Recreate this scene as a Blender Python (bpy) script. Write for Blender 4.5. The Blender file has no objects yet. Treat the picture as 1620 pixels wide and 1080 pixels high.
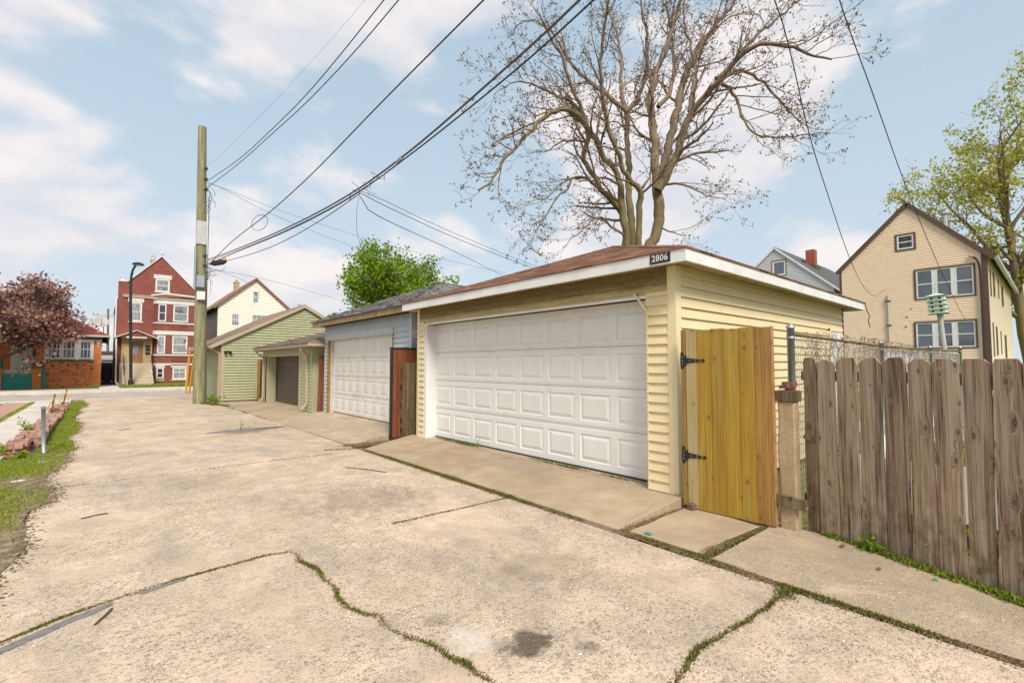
import bpy, math, random
import numpy as np
from mathutils import Vector

# ------------------------------------------------------------------ camera, sky, sun, exposure
scene = bpy.context.scene
col = scene.collection
PITCH = 2.8243; YAW = 40.8799
cam_d = bpy.data.cameras.new('camera'); cam = bpy.data.objects.new('camera', cam_d); col.objects.link(cam)
cam.location = (0, 0, 1.5); cam.rotation_euler = (math.radians(90 + PITCH), 0, math.radians(-YAW))
cam_d.sensor_width = 36; cam_d.lens = 750 / 1620 * 36; cam_d.clip_start = 0.05; cam_d.clip_end = 2000
scene.camera = cam
SUN_EL, SUN_AZ = 46.0, 204.0          # azimuth measured clockwise from +Y
world = bpy.data.worlds.new('World'); scene.world = world; world.use_nodes = True
vs = scene.view_settings
vs.view_transform = 'Standard'; vs.look = 'None'; vs.gamma = 1; vs.use_curve_mapping = False
vs.exposure = 0.45
sd = bpy.data.lights.new('sun', 'SUN'); sd.energy = 2.9; sd.angle = math.radians(18); sd.color = (1, 0.93, 0.82)
sun = bpy.data.objects.new('sun', sd); col.objects.link(sun)
_a, _e = math.radians(SUN_AZ), math.radians(SUN_EL)
sdir = Vector((math.sin(_a) * math.cos(_e), math.cos(_a) * math.cos(_e), math.sin(_e)))
sun.rotation_euler = sdir.to_track_quat('Z', 'Y').to_euler(); sun.location = (0, 0, 30)

# ------------------------------------------------------------------ node helper
class NT:
    def __init__(s, tree):
        s.t = tree; s.n = tree.nodes; s.l = tree.links
    def node(s, typ, ins=None, **kw):
        nd = s.n.new(typ)
        for k, v in kw.items(): setattr(nd, k, v)
        if ins:
            for k, v in ins.items(): s.set(nd.inputs[k], v)
        return nd
    def set(s, inp, v):
        if isinstance(v, bpy.types.NodeSocket): s.l.new(v, inp)
        elif isinstance(v, (tuple, list)) and len(v) == 3 and inp.type == 'RGBA': inp.default_value = (*v, 1)
        else: inp.default_value = v
    def obj(s): return s.node('ShaderNodeTexCoord').outputs['Object']
    def rnd(s): return s.node('ShaderNodeObjectInfo').outputs['Random']
    def isl(s): return s.node('ShaderNodeNewGeometry').outputs['Random Per Island']
    def sep(s, v): return s.node('ShaderNodeSeparateXYZ', {0: v}).outputs
    def comb(s, x, y, z): return s.node('ShaderNodeCombineXYZ', {0: x, 1: y, 2: z}).outputs[0]
    def m(s, op, a, b=0.0, c=0.0, clamp=False):
        return s.node('ShaderNodeMath', {0: a, 1: b, 2: c}, operation=op, use_clamp=clamp).outputs[0]
    def vm(s, op, a, b=(0, 0, 0)):
        nd = s.node('ShaderNodeVectorMath', {0: a, 1: b}, operation=op)
        return nd.outputs[1] if op in ('LENGTH', 'DISTANCE', 'DOT_PRODUCT') else nd.outputs[0]
    def mapv(s, v, scale=(1, 1, 1), loc=(0, 0, 0), rot=(0, 0, 0)):
        return s.node('ShaderNodeMapping', {0: v, 1: loc, 2: rot, 3: scale}).outputs[0]
    def noise(s, v, scale, detail=4.0, rough=0.55, dist=0.0, out=0):
        return s.node('ShaderNodeTexNoise', {'Vector': v, 'Scale': scale, 'Detail': detail, 'Roughness': rough, 'Distortion': dist}).outputs[out]
    def vor(s, v, scale, feature='F1', rand=1.0, dim='3D'):
        return s.node('ShaderNodeTexVoronoi', {'Vector': v, 'Scale': scale, 'Randomness': rand}, feature=feature, voronoi_dimensions=dim).outputs
    def ramp(s, f, stops, interp='LINEAR'):
        nd = s.node('ShaderNodeValToRGB', {0: f}); cr = nd.color_ramp; cr.interpolation = interp
        while len(cr.elements) < len(stops): cr.elements.new(0.5)
        for e, (p, c) in zip(cr.elements, stops):
            e.position = p; e.color = (*c, 1) if isinstance(c, (tuple, list)) else (c, c, c, 1)
        return nd.outputs[0]
    def sm(s, f, a, b):   # smooth step
        return s.node('ShaderNodeMapRange', {0: f, 1: a, 2: b, 3: 0.0, 4: 1.0}, interpolation_type='SMOOTHSTEP').outputs[0]
    def mix(s, f, a, b, mode='MIX'):
        nd = s.node('ShaderNodeMix', data_type='RGBA', blend_type=mode)
        s.set(nd.inputs[0], f); s.set(nd.inputs[6], a); s.set(nd.inputs[7], b); return nd.outputs[2]
    def bump(s, h, strength=0.5, dist=0.01, normal=None):
        nd = s.node('ShaderNodeBump', {'Strength': strength, 'Distance': dist, 'Height': h})
        if normal is not None: s.set(nd.inputs['Normal'], normal)
        return nd.outputs[0]

MATS = {}
def mat(name, fn):
    m = bpy.data.materials.new(name); m.use_nodes = True; m.node_tree.nodes.clear()
    N = NT(m.node_tree)
    o = N.node('ShaderNodeOutputMaterial'); b = N.node('ShaderNodeBsdfPrincipled')
    N.l.new(b.outputs[0], o.inputs[0])
    r = fn(N)
    for k, v in r.items():
        if k == 'shader': N.l.new(v, o.inputs[0])
        else: N.set(b.inputs[k], v)
    MATS[name] = m
    return m

# ------------------------------------------------------------------ world: Nishita sky with procedural clouds
W = NT(world.node_tree); W.n.clear()
wo = W.node('ShaderNodeOutputWorld'); bg = W.node('ShaderNodeBackground', {'Strength': 0.096}); W.l.new(bg.outputs[0], wo.inputs[0])
sky = W.node('ShaderNodeTexSky', sky_type='NISHITA', sun_disc=False, sun_elevation=math.radians(SUN_EL), sun_rotation=math.radians(SUN_AZ), air_density=1.0, dust_density=1.5, ozone_density=1.5)
gdir = W.vm('NORMALIZE', W.node('ShaderNodeTexCoord').outputs['Generated'])
sx, sy, sz = W.sep(gdir)
zc = W.m('MAXIMUM', sz, 0.0)
den = W.m('ADD', zc, 0.22)
px_, py_ = W.m('DIVIDE', sx, den), W.m('DIVIDE', sy, den)
pv = W.vm('ADD', W.vm('MULTIPLY', gdir, (1.0, 1.0, 1.9)), (2.1, 5.3, 0.4))
n1 = W.noise(pv, 2.9, 8.0, 0.50, 0.15)
n2 = W.noise(W.vm('ADD', pv, (-0.02, -0.03, 0.07)), 2.9, 5.0, 0.50, 0.15)
n3 = W.noise(W.vm('ADD', pv, (9.0, 3.0, 0.0)), 1.1, 3.0, 0.5)
cov = W.m('ADD', n1, W.m('MULTIPLY', W.m('SUBTRACT', n3, 0.5), 0.35))
cm = W.sm(cov, 0.462, 0.572)
lit = W.sm(W.m('SUBTRACT', n1, n2), -0.09, 0.10)
ccol = W.mix(lit, (5.9, 5.9, 6.3), (7.7, 7.1, 6.9))
blue = W.mix(0.74, W.mix(1.0, sky.outputs[0], (1.25, 1.25, 1.25), 'MULTIPLY'), (4.1, 5.35, 6.25))
hz = W.ramp(zc, [(0.0, 1.0), (0.16, 0.72), (0.42, 0.28), (0.75, 0.0)])
blue = W.mix(W.m('MULTIPLY', hz, 0.85), blue, (5.3, 5.95, 6.55))
skyc = W.mix(W.m('MULTIPLY', cm, 0.86), blue, ccol)
W.l.new(skyc, bg.inputs['Color'])

# ------------------------------------------------------------------ mesh helpers
class MB:
    def __init__(s): s.v = []; s.f = []
    def add(s, vs, fs):
        o = len(s.v); s.v += [tuple(map(float, p)) for p in vs]; s.f += [tuple(o + i for i in f) for f in fs]; return s
    def box(s, x0, x1, y0, y1, z0, z1):
        if x0 > x1: x0, x1 = x1, x0
        if y0 > y1: y0, y1 = y1, y0
        if z0 > z1: z0, z1 = z1, z0
        return s.add([(x0,y0,z0),(x1,y0,z0),(x1,y1,z0),(x0,y1,z0),(x0,y0,z1),(x1,y0,z1),(x1,y1,z1),(x0,y1,z1)],
              [(0,3,2,1),(4,5,6,7),(0,1,5,4),(1,2,6,5),(2,3,7,6),(3,0,4,7)])
    def hexa(s, p):      # 8 points, bottom 4 then top 4 (same winding)
        return s.add(p, [(0,3,2,1),(4,5,6,7),(0,1,5,4),(1,2,6,5),(2,3,7,6),(3,0,4,7)])
    def extr(s, poly, vec):   # polygon (3D points) extruded along vec
        n = len(poly); v = [tuple(p) for p in poly] + [tuple(np.add(p, vec)) for p in poly]
        return s.add(v, [tuple(range(n))[::-1], tuple(range(n, 2*n))] + [(i, (i+1) % n, n+(i+1) % n, n+i) for i in range(n)])
    def tube(s, pts, r, sides=8, caps=True):
        pts = np.array(pts, float); n = len(pts); r = np.full(n, r) if np.isscalar(r) else np.array(r)
        V, F = tube_batch([(pts, r)], sides); s.add(V, F)
        if caps: s.f.append(tuple(len(s.v) - len(V) + i for i in range(sides))[::-1]); s.f.append(tuple(len(s.v) - sides + i for i in range(sides)))
        return s
    def arr(s, V, F): return s.add([tuple(p) for p in V], [tuple(int(i) for i in f) for f in F])
    def bar(s, a, b, w, h):   # rectangular bar from a to b, w wide (horizontal), h tall
        a, b = Vector(a), Vector(b); d = (b - a).normalized(); up = Vector((0,0,1))
        if abs(d.z) > .95: up = Vector((0,1,0))
        sd_ = d.cross(up).normalized(); u2 = sd_.cross(d)
        P = []
        for q in (a, b):
            for i, j in ((-1,-1),(1,-1),(1,1),(-1,1)): P.append(q + sd_*i*w/2 + u2*j*h/2)
        return s.add(P, [(0,3,2,1),(4,5,6,7),(0,1,5,4),(1,2,6,5),(2,3,7,6),(3,0,4,7)])

def tube_batch(polys, sides):
    groups = {}
    for p, r in polys: groups.setdefault(len(p), []).append((p, r))
    Vs, Fs, off = [], [], 0
    ang = np.arange(sides) * 2 * np.pi / sides
    for n, lst in groups.items():
        P = np.array([a for a, _ in lst]); R = np.array([b for _, b in lst]); m = len(lst)
        T = np.empty_like(P); T[:, 1:-1] = P[:, 2:] - P[:, :-2]; T[:, 0] = P[:, 1] - P[:, 0]; T[:, -1] = P[:, -1] - P[:, -2]
        T /= np.linalg.norm(T, axis=2, keepdims=True) + 1e-9
        ov = P[:, -1] - P[:, 0]; ref = np.where((np.abs(ov[:, 2]) > .8 * np.linalg.norm(ov, axis=1))[:, None], [[1.0, 0.1, 0]], [[0.05, 0.02, 1.0]])[:, None, :]
        A = np.cross(T, ref); A /= np.linalg.norm(A, axis=2, keepdims=True) + 1e-9
        B = np.cross(T, A)
        V = P[:, :, None] + R[:, :, None, None] * (A[:, :, None] * np.cos(ang)[None, None, :, None] + B[:, :, None] * np.sin(ang)[None, None, :, None])
        idx = off + np.arange(m * n * sides).reshape(m, n, sides)
        a = idx[:, :-1]; b = idx[:, 1:]
        F = np.stack([a, np.roll(a, -1, 2), np.roll(b, -1, 2), b], -1).reshape(-1, 4)
        Vs.append(V.reshape(-1, 3)); Fs.append(F[:, ::-1]); off += m * n * sides
    return np.concatenate(Vs), np.concatenate(Fs)

def np_mesh(name, V, F):
    me = bpy.data.meshes.new(name); V = np.asarray(V, np.float32); F = np.asarray(F, np.int32); k = F.shape[1]
    me.vertices.add(len(V)); me.vertices.foreach_set('co', V.ravel())
    me.loops.add(F.size); me.loops.foreach_set('vertex_index', F.ravel())
    me.polygons.add(len(F)); me.polygons.foreach_set('loop_start', np.arange(0, F.size, k, dtype=np.int32))
    me.update(calc_edges=True); return me

def link(name, me, material, parent=None, smooth=False, kind=None, label=None, origin=None):
    o = bpy.data.objects.new(name, me); col.objects.link(o)
    if material and not me.materials: me.materials.append(MATS[material] if isinstance(material, str) else material)
    if smooth: me.shade_smooth()
    if parent is not None: setparent(o, parent)
    if kind: o['kind'] = kind
    if label: o['label'] = label
    return o
def wloc(p):
    L = Vector(p.location)
    while p.parent: p = p.parent; L += Vector(p.location)
    return L
def setparent(o, p):
    o.parent = p; o.location = Vector(o.location) - wloc(p)
def mk(name, mb, material, parent=None, bevel=0, **kw):
    me = bpy.data.meshes.new(name); me.from_pydata(mb.v, [], mb.f); me.update()
    o = link(name, me, material, parent, **kw)
    if bevel:
        b = o.modifiers.new('bevel', 'BEVEL'); b.width = bevel; b.segments = 1; b.limit_method = 'ANGLE'
    return o
def tagit(o, label, cat, group=None, kind=None):
    o['label'] = label; o['category'] = cat
    if group: o['group'] = group
    if kind: o['kind'] = kind
    return o
def thing(name, label, cat, loc, group=None):
    o = bpy.data.objects.new(name, None); col.objects.link(o); o.location = loc; o.empty_display_size = .2
    return tagit(o, label, cat, group)
def inst(o, loc, parent, rot=None, scale=None):       # linked copy at a world location
    c = o.copy(); col.objects.link(c); c.parent = parent; c.location = Vector(loc) - (wloc(parent) if parent else Vector())
    if rot is not None: c.rotation_euler = rot
    if scale is not None: c.scale = scale
    return c
R = random.Random(7)
# ------------------------------------------------------------------ materials
def plain(name, c, rough=0.6, metal=0.0, var=0.12, scale=6.0, bump=0.0):
    def f(N):
        v = N.obj(); n = N.noise(v, scale, 6.0, 0.6)
        c2 = tuple(x * (1 - var * 2) for x in c); c3 = tuple(min(1, x * (1 + var * .6)) for x in c)
        d = {'Base Color': N.ramp(n, [(0.25, c2), (0.5, c), (0.8, c3)]), 'Roughness': rough, 'Metallic': metal}
        if bump: d['Normal'] = N.bump(N.noise(v, scale * 8, 3.0), bump, 0.004)
        return d
    return mat(name, f)
plain('black_iron', (.012, .012, .013), .5)
plain('white_trim', (.76, .75, .73), .5, var=.09, scale=3, bump=.15)
plain('beige_trim', (.47, .37, .27), .5, var=.08)
plain('brown_trim', (.115, .062, .045), .5)
plain('fence_wire', (.66, .62, .55), .5, .2)
plain('galvanised', (.36, .40, .43), .45, .6, var=.15, scale=14)
plain('box_grey', (.48, .49, .48), .6)
plain('box_steel', (.33, .37, .40), .5, .3)
plain('cable', (.035, .03, .032), .6)
plain('cable_grey', (.11, .10, .11), .6)
plain('orange_plastic', (.75, .2, .02), .5)
plain('lamp_black', (.02, .022, .028), .4)
plain('teal', (.0, .24, .20), .45)
plain('green_sill', (.012, .10, .05), .5)
plain('yellow_paint', (.60, .30, .02), .5)
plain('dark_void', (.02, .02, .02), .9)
plain('birdhouse', (.58, .68, .56), .6)
plain('white_stone', (.66, .64, .60), .7, var=.1)
plain('cream_step', (.55, .46, .34), .8)
plain('door_wood', (.28, .13, .05), .5)
plain('paper', (.8, .8, .8), .8)
plain('soffit', (.48, .38, .18), .7, var=.25, scale=2.5)
plain('orange_wood', (.40, .21, .09), .75, var=.3, scale=10)
plain('ochre_wood', (.30, .17, .03), .7, var=.2)
plain('gutter_grey', (.45, .44, .40), .5)
plain('stick', (.10, .065, .04), .9)
plain('green_shard', (.05, .30, .22), .3)
plain('red_brick_chip', (.20, .085, .06), .9, var=.25, scale=30, bump=.4)

def siding(name, c, dirt=0.25, dirtc=(.25, .2, .12), stain_z=None):
    def f(N):
        v = N.obj(); r = N.rnd()
        g = N.noise(N.mapv(v, (3, 3, 1.2)), 1.4, 6.0, .65)
        st = N.noise(N.mapv(v, (14, 14, 1.0)), 1.5, 4.0, .6)
        fine = N.noise(v, 90, 3.0, .6)
        base = N.mix(N.m('MULTIPLY', N.sm(r, .0, 1.0), .18), c, tuple(x * .88 for x in c))
        k = N.m('MULTIPLY', N.sm(N.m('MULTIPLY_ADD', st, .4, N.m('MULTIPLY', g, .6)), .42, .74), dirt)
        b = N.mix(k, base, dirtc)
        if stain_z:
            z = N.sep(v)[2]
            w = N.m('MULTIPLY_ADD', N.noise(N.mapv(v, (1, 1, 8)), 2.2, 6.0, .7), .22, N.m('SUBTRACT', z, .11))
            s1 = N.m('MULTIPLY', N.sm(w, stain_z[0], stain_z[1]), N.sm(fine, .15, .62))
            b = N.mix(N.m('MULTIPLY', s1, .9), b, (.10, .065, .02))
        return {'Base Color': b, 'Roughness': .45, 'Specular IOR Level': .35, 'Normal': N.bump(N.noise(N.mapv(v, (2, 2, 30)), 12, 3), .12, .003)}
    return mat(name, f)
siding('yellow_vinyl', (.79, .65, .385), .14)
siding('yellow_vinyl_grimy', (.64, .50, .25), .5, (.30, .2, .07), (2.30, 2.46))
siding('yellow_post', (.80, .68, .42), .12)
siding('blue_vinyl', (.50, .54, .59), .35, (.26, .25, .22))
siding('green_vinyl', (.41, .415, .245), .25, (.14, .13, .06))
siding('beige_vinyl', (.92, .71, .51), .10)
siding('beige_vinyl_side', (.86, .75, .53), .10)
siding('grey_vinyl', (.60, .62, .65), .12)
siding('cream_vinyl', (.88, .83, .71), .12)
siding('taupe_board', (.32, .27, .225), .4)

def doorpaint(name, c, dirt):
    def f(N):
        v = N.obj(); z = N.sep(v)[2]
        st = N.noise(N.mapv(v, (3, 4, 1.6)), 2, 5.0, .6); g = N.noise(v, .9, 4.0)
        emb = N.noise(N.mapv(v, (20, 40, 300)), 4, 2.0, .5)
        low = N.m('SUBTRACT', 1.0, N.sm(z, .1, .55))
        k = N.m('MULTIPLY', N.m('ADD', N.sm(N.m('MULTIPLY_ADD', g, .5, N.m('MULTIPLY', st, .5)), .44, .72), N.m('MULTIPLY', low, .25)), dirt)
        return {'Base Color': N.mix(k, c, (c[0]*.55, c[1]*.47, c[2]*.36)), 'Roughness': .42, 'Normal': N.bump(emb, .10, .002)}
    return mat(name, f)
doorpaint('door_white', (.78, .77, .74), .22)
doorpaint('door_white_old', (.76, .735, .69), .5)
doorpaint('door_brown', (.075, .048, .033), .3)

def wood(name, light, dark, knotc, grain=1.0, knots=1.0, pale=None, moss=0.0, gloss=.7):
    def f(N):
        v0 = N.obj(); r = N.rnd()
        u = N.m('ADD', N.sep(v0)[0], N.sep(v0)[1]); z = N.sep(v0)[2]
        v = N.comb(N.m('ADD', u, N.m('MULTIPLY', r, 37.0)), N.m('SUBTRACT', N.sep(v0)[0], N.sep(v0)[1]), N.m('ADD', z, N.m('MULTIPLY', r, 11.0)))
        kvs = N.sep(v); kv = N.comb(N.m('MULTIPLY', kvs[0], 7.0), N.m('MULTIPLY', kvs[2], 4.2), 0.0); vo = N.vor(kv, 1.0, dim='2D')
        kcs = N.sep(vo['Color']); d = N.m('DIVIDE', vo['Distance'], N.m('MULTIPLY_ADD', kcs[1], .8, .35)); kr = kcs[0]
        knot = N.m('MULTIPLY', N.m('SUBTRACT', 1.0, N.sm(N.m('MULTIPLY_ADD', N.noise(v, 40, 2.0), .06, d), .10, .15)), N.m('GREATER_THAN', kr, .50))
        swirl = N.m('MULTIPLY', N.m('SUBTRACT', 1.0, N.sm(d, .05, .42)), N.m('GREATER_THAN', kr, .50))
        gv = N.mapv(v, (34, 34, 1.3))
        gv = N.vm('ADD', gv, N.comb(N.m('MULTIPLY', swirl, 2.6), 0.0, 0.0))
        g1 = N.noise(gv, 1.0, 5.0, .62, .6)
        g2 = N.noise(N.mapv(v, (150, 150, 3)), 1.0, 3.0, .7)
        big = N.noise(N.mapv(v, (5, 5, .8)), 1.0, 4.0)
        t = N.m('ADD', N.m('MULTIPLY', g1, .55), N.m('ADD', N.m('MULTIPLY', g2, .3), N.m('MULTIPLY', big, .25)))
        q_ = .03 * min(grain, 1.6)
        b = N.ramp(t, [(.39 + q_, dark), (.54, tuple((a + b_) / 2 for a, b_ in zip(light, dark))), (.70 - q_, light)])
        if pale: b = N.mix(N.sm(N.noise(N.mapv(v, (9, 9, .7)), 1.0, 5.0, .6), .48, .72), b, pale)
        b = N.mix(N.m('MULTIPLY', N.sm(r, .3, 1.0), .28), b, dark); b = N.mix(N.m('MULTIPLY', N.m('SUBTRACT', 1.0, N.sm(r, .0, .35)), .25), b, light)
        kin = N.m('SUBTRACT', 1.0, N.sm(N.m('MULTIPLY_ADD', N.noise(v, 60, 2.0), .06, d), .04, .10))
        b = N.mix(N.m('MULTIPLY', knot, knots * .85), b, knotc)
        b = N.mix(N.m('MULTIPLY', N.m('MULTIPLY', kin, N.m('GREATER_THAN', kr, .50)), .7), b, tuple((x * .6 + y * .4) * .8 for x, y in zip(light, dark)))
        halo = N.m('MULTIPLY', swirl, N.sm(g1, .45, .6)); b = N.mix(N.m('MULTIPLY', halo, .35), b, tuple(x * .7 for x in dark))
        crack_ = N.sm(N.noise(N.mapv(v, (60, 60, .9)), 1.0, 2.0, .5), .66, .72); b = N.mix(N.m('MULTIPLY', crack_, .75 * min(1, grain)), b, tuple(x * .45 for x in dark))
        if moss:
            mk_ = N.m('MULTIPLY', N.m('SUBTRACT', 1.0, N.sm(z, .0, 1.0)), N.sm(N.noise(v, 7, 5.0, .65), .40, .68))
            b = N.mix(N.m('MULTIPLY', mk_, moss), b, (.095, .065, .018))
        h = N.m('ADD', N.m('MULTIPLY', g1, .6), N.m('MULTIPLY', g2, .5))
        return {'Base Color': b, 'Roughness': gloss, 'Normal': N.bump(h, .5 * grain, .006)}
    return mat(name, f)
wood('weathered_picket', (.48, .345, .225), (.062, .036, .02), (.04, .02, .010), 1.6, .8, (.44, .35, .26), .7, .9)
wood('green_pine', (.45, .275, .026), (.21, .11, .010), (.12, .05, .015), .8, .9, (.36, .27, .06))
wood('pale_pine', (.47, .37, .18), (.34, .24, .09), (.15, .08, .03), .6, .8, (.45, .40, .24))
wood('brown_pine', (.42, .23, .055), (.20, .095, .02), (.10, .04, .01), .8, .8)
wood('red_plank', (.26, .075, .022), (.11, .028, .010), (.03, .01, .005), .8, .4, (.30, .13, .06))
wood('rotten_plank', (.20, .14, .075), (.035, .022, .012), (.015, .01, .006), 1.6, 1.0, (.24, .19, .11), .6, .95)
wood('dark_fence_wood', (.09, .045, .022), (.03, .015, .009), (.01, .006, .004), 1.0, .6)
wood('old_fascia', (.45, .30, .12), (.18, .08, .02), (.10, .04, .01), .8, .6, (.50, .42, .28))
wood('pole_wood', (.31, .295, .165), (.13, .12, .06), (.05, .035, .02), 1.3, .8, (.38, .35, .20), 0, .9)

def concrete(name, a, b, agg=1.0, sheen=0.85, tyre=False, flat=0):
    def f(N):
        v = N.obj(); v2 = N.mapv(v, (1, 1, flat))
        w = N.vm('ADD', v2, N.comb(N.m('MULTIPLY', N.noise(v2, 9, 2.0), .03), N.m('MULTIPLY', N.noise(N.vm('ADD', v2, (5, 5, 0)), 9, 2.0), .03), 0.0))
        big = N.noise(v2, .55, 5.0, .6); mid = N.noise(v2, 3.2, 6.0, .65); fine = N.noise(v2, 60, 5.0, .75)
        t = N.m('ADD', N.m('MULTIPLY', big, .55), N.m('MULTIPLY', mid, .45))
        c = N.ramp(t, [(.36, b), (.50, tuple((x + y) / 2 for x, y in zip(a, b))), (.62, a)])
        bump = fine
        # dark pits and grit
        c = N.mix(N.m('MULTIPLY', N.sm(fine, .545, .70), .62), c, tuple(x * .28 for x in b))
        fl = N.noise(N.mapv(v2, (1, 1.6, 0), (7, 1, 0), (0, 0, .6)), 24, 4.0, .7, .4)
        c = N.mix(N.m('MULTIPLY', N.sm(fl, .60, .68), .55 if agg else .2), c, tuple(x * .38 for x in b))
        c = N.mix(N.m('MULTIPLY', N.sm(N.m('SUBTRACT', 1.0, fine), .56, .70), .35), c, tuple(min(1, x * 1.35) for x in a))
        if agg:
            expo = N.sm(N.noise(v2, .9, 4.0, .6), .30, .56)
            for sc, th, key in ((24.0, .36, .55), (44.0, .38, .42), (85.0, .38, .4)):
                vo = N.vor(N.mapv(w, (1.0, 1.35, 1), (sc, 3, 0), (0, 0, .5)), sc); cr = N.sep(vo['Color'])
                d = N.m('MULTIPLY_ADD', fine, .16, vo['Distance'])
                m_ = N.m('MULTIPLY', N.m('SUBTRACT', 1.0, N.sm(d, th - .03, th + .06)), N.m('GREATER_THAN', cr[0], key))
                m_ = N.m('MULTIPLY', m_, N.m('MULTIPLY_ADD', expo, .75, .25))
                edge = N.m('MULTIPLY', N.m('MULTIPLY', N.sm(d, th - .02, th + .07), N.m('SUBTRACT', 1.0, N.sm(d, th + .07, th + .17))), N.m('GREATER_THAN', cr[0], key))
                stone = N.ramp(cr[1], [(.0, (.27, .235, .20)), (.25, (.60, .47, .34)), (.5, (.44, .385, .32)), (.75, (.70, .58, .45)), (.95, (.84, .78, .70))])
                c = N.mix(N.m('MULTIPLY', m_, .92 * agg), c, stone)
                c = N.mix(N.m('MULTIPLY', N.m('MULTIPLY', edge, expo), .85 * agg), c, tuple(x * .28 for x in b))
                bump = N.m('ADD', bump, N.m('MULTIPLY', m_, .55))
        if agg:
            m2 = N.noise(N.mapv(v2, (1, .7, 0), (9, 4, 0)), 2.3, 7.0, .72)
            c = N.mix(N.m('MULTIPLY', N.sm(m2, .50, .66), .38), c, (.31, .25, .20))
            c = N.mix(N.m('MULTIPLY', N.m('SUBTRACT', 1.0, N.sm(m2, .34, .47)), .30), c, (.80, .63, .46))
        # soft grey traffic stains
        gs = N.sm(N.noise(N.mapv(v2, (1.2, .45, 0), (3, 1, 0)), 1.0, 5.0, .6), .52, .72)
        c = N.mix(N.m('MULTIPLY', gs, .42), c, (.235, .20, .175))
        if tyre:
            nz = N.noise(v2, 6.5, 6.0, .72)
            for (sx_, sy_, rr, k) in ((1.80, 1.95, .17, .85), (2.02, 1.70, .07, .5), (2.55, 2.6, .45, .25), (1.0, 7.4, .6, .2), (2.3, 5.2, .8, .30), (2.6, 12.3, .7, .5), (1.55, 2.45, .1, .3)):
                dd = N.vm('DISTANCE', v2, (sx_, sy_, 0)); dd = N.m('MULTIPLY_ADD', nz, rr * 3.2, N.m('SUBTRACT', dd, rr * 1.6))
                c = N.mix(N.m('MULTIPLY', N.m('SUBTRACT', 1.0, N.sm(dd, rr * .35, rr * 1.1)), k), c, (.075, .055, .04))
            dd = N.m('MULTIPLY_ADD', nz, .7, N.m('SUBTRACT', N.vm('DISTANCE', v2, (1.56, 2.2, 0)), .28))
            c = N.mix(N.m('MULTIPLY', N.m('SUBTRACT', 1.0, N.sm(dd, .08, .26)), .38), c, (.78, .73, .69))
        return {'Base Color': c, 'Roughness': sheen, 'Specular IOR Level': .25, 'Normal': N.bump(bump, .55, .006)}
    return mat(name, f)
concrete('alley_concrete', (.75, .58, .425), (.46, .35, .255), 1.0, .9, True)
concrete('apron_concrete', (.50, .385, .26), (.33, .245, .16), 0.0, .85)
concrete('side_concrete', (.55, .43, .295), (.37, .28, .19), .6, .88)
concrete('post_concrete', (.56, .43, .25), (.30, .21, .12), .3, flat=1)
concrete('walk_concrete', (.68, .62, .54), (.50, .44, .38), 0.0)
concrete('street_asphalt', (.50, .43, .37), (.36, .31, .27), 0.0)

def soil(N):
    v = N.obj(); n = N.noise(v, 8, 7.0, .7); f = N.noise(v, 70, 4.0, .7)
    c = N.ramp(n, [(.35, (.085, .055, .03)), (.5, (.20, .14, .08)), (.62, (.36, .27, .17))])
    c = N.mix(N.sm(f, .55, .7), c, (.30, .25, .17))
    return {'Base Color': c, 'Roughness': .95, 'Normal': N.bump(f, .8, .01)}
mat('soil', soil)
def lawn(N):
    v = N.obj(); n = N.noise(v, .9, 7.0, .7); f = N.noise(v, 25, 4.0, .7)
    c = N.ramp(n, [(.35, (.10, .13, .02)), (.5, (.13, .17, .03)), (.60, (.17, .14, .07))])
    c = N.mix(N.sm(f, .5, .7), c, (.06, .08, .012))
    return {'Base Color': c, 'Roughness': .95, 'Normal': N.bump(f, .8, .02)}
mat('lawn', lawn)
def leafm(name, stops, trans=.25, rough=.55):
    def f(N):
        i = N.isl(); c = N.ramp(i, stops)
        d = N.node('ShaderNodeBsdfDiffuse', {'Color': c}); t = N.node('ShaderNodeBsdfTranslucent', {'Color': c})
        mx = N.node('ShaderNodeMixShader', {0: trans}); N.l.new(d.outputs[0], mx.inputs[1]); N.l.new(t.outputs[0], mx.inputs[2])
        return {'shader': mx.outputs[0]}
    return mat(name, f)
leafm('grass_blades', [(0, (.12, .18, .015)), (.35, (.22, .31, .025)), (.7, (.34, .42, .04)), (.88, (.40, .36, .12)), (1, (.48, .40, .22))])
leafm('moss_blades', [(0, (.06, .075, .01)), (.35, (.13, .15, .018)), (.62, (.22, .26, .03)), (.8, (.22, .16, .07)), (1, (.30, .22, .12))])
leafm('dead_litter', [(0, (.07, .045, .02)), (.5, (.17, .115, .06)), (1, (.33, .25, .16))], .1)
leafm('green_leaves', [(0, (.08, .15, .01)), (.5, (.20, .32, .025)), (1, (.34, .45, .05))], .35)
leafm('lime_leaves', [(0, (.28, .29, .02)), (.5, (.47, .46, .045)), (1, (.62, .58, .10))], .4)
leafm('maroon_leaves', [(0, (.12, .06, .055)), (.35, (.30, .16, .14)), (.75, (.48, .30, .26)), (1, (.60, .38, .24))], .3)
leafm('bud_leaves', [(0, (.10, .055, .03)), (.5, (.17, .11, .055)), (1, (.26, .21, .09))], .2)
leafm('weed_leaves', [(0, (.08, .12, .02)), (.5, (.20, .27, .035)), (.85, (.36, .40, .06)), (1, (.36, .28, .12))], .3)
leafm('yellow_flower', [(0, (.75, .45, .01)), (1, (.8, .6, .02))], .2)
leafm('pebbles', [(0, (.28, .23, .18)), (.4, (.5, .42, .33)), (.75, (.62, .56, .48)), (1, (.80, .77, .72))], 0)

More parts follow.
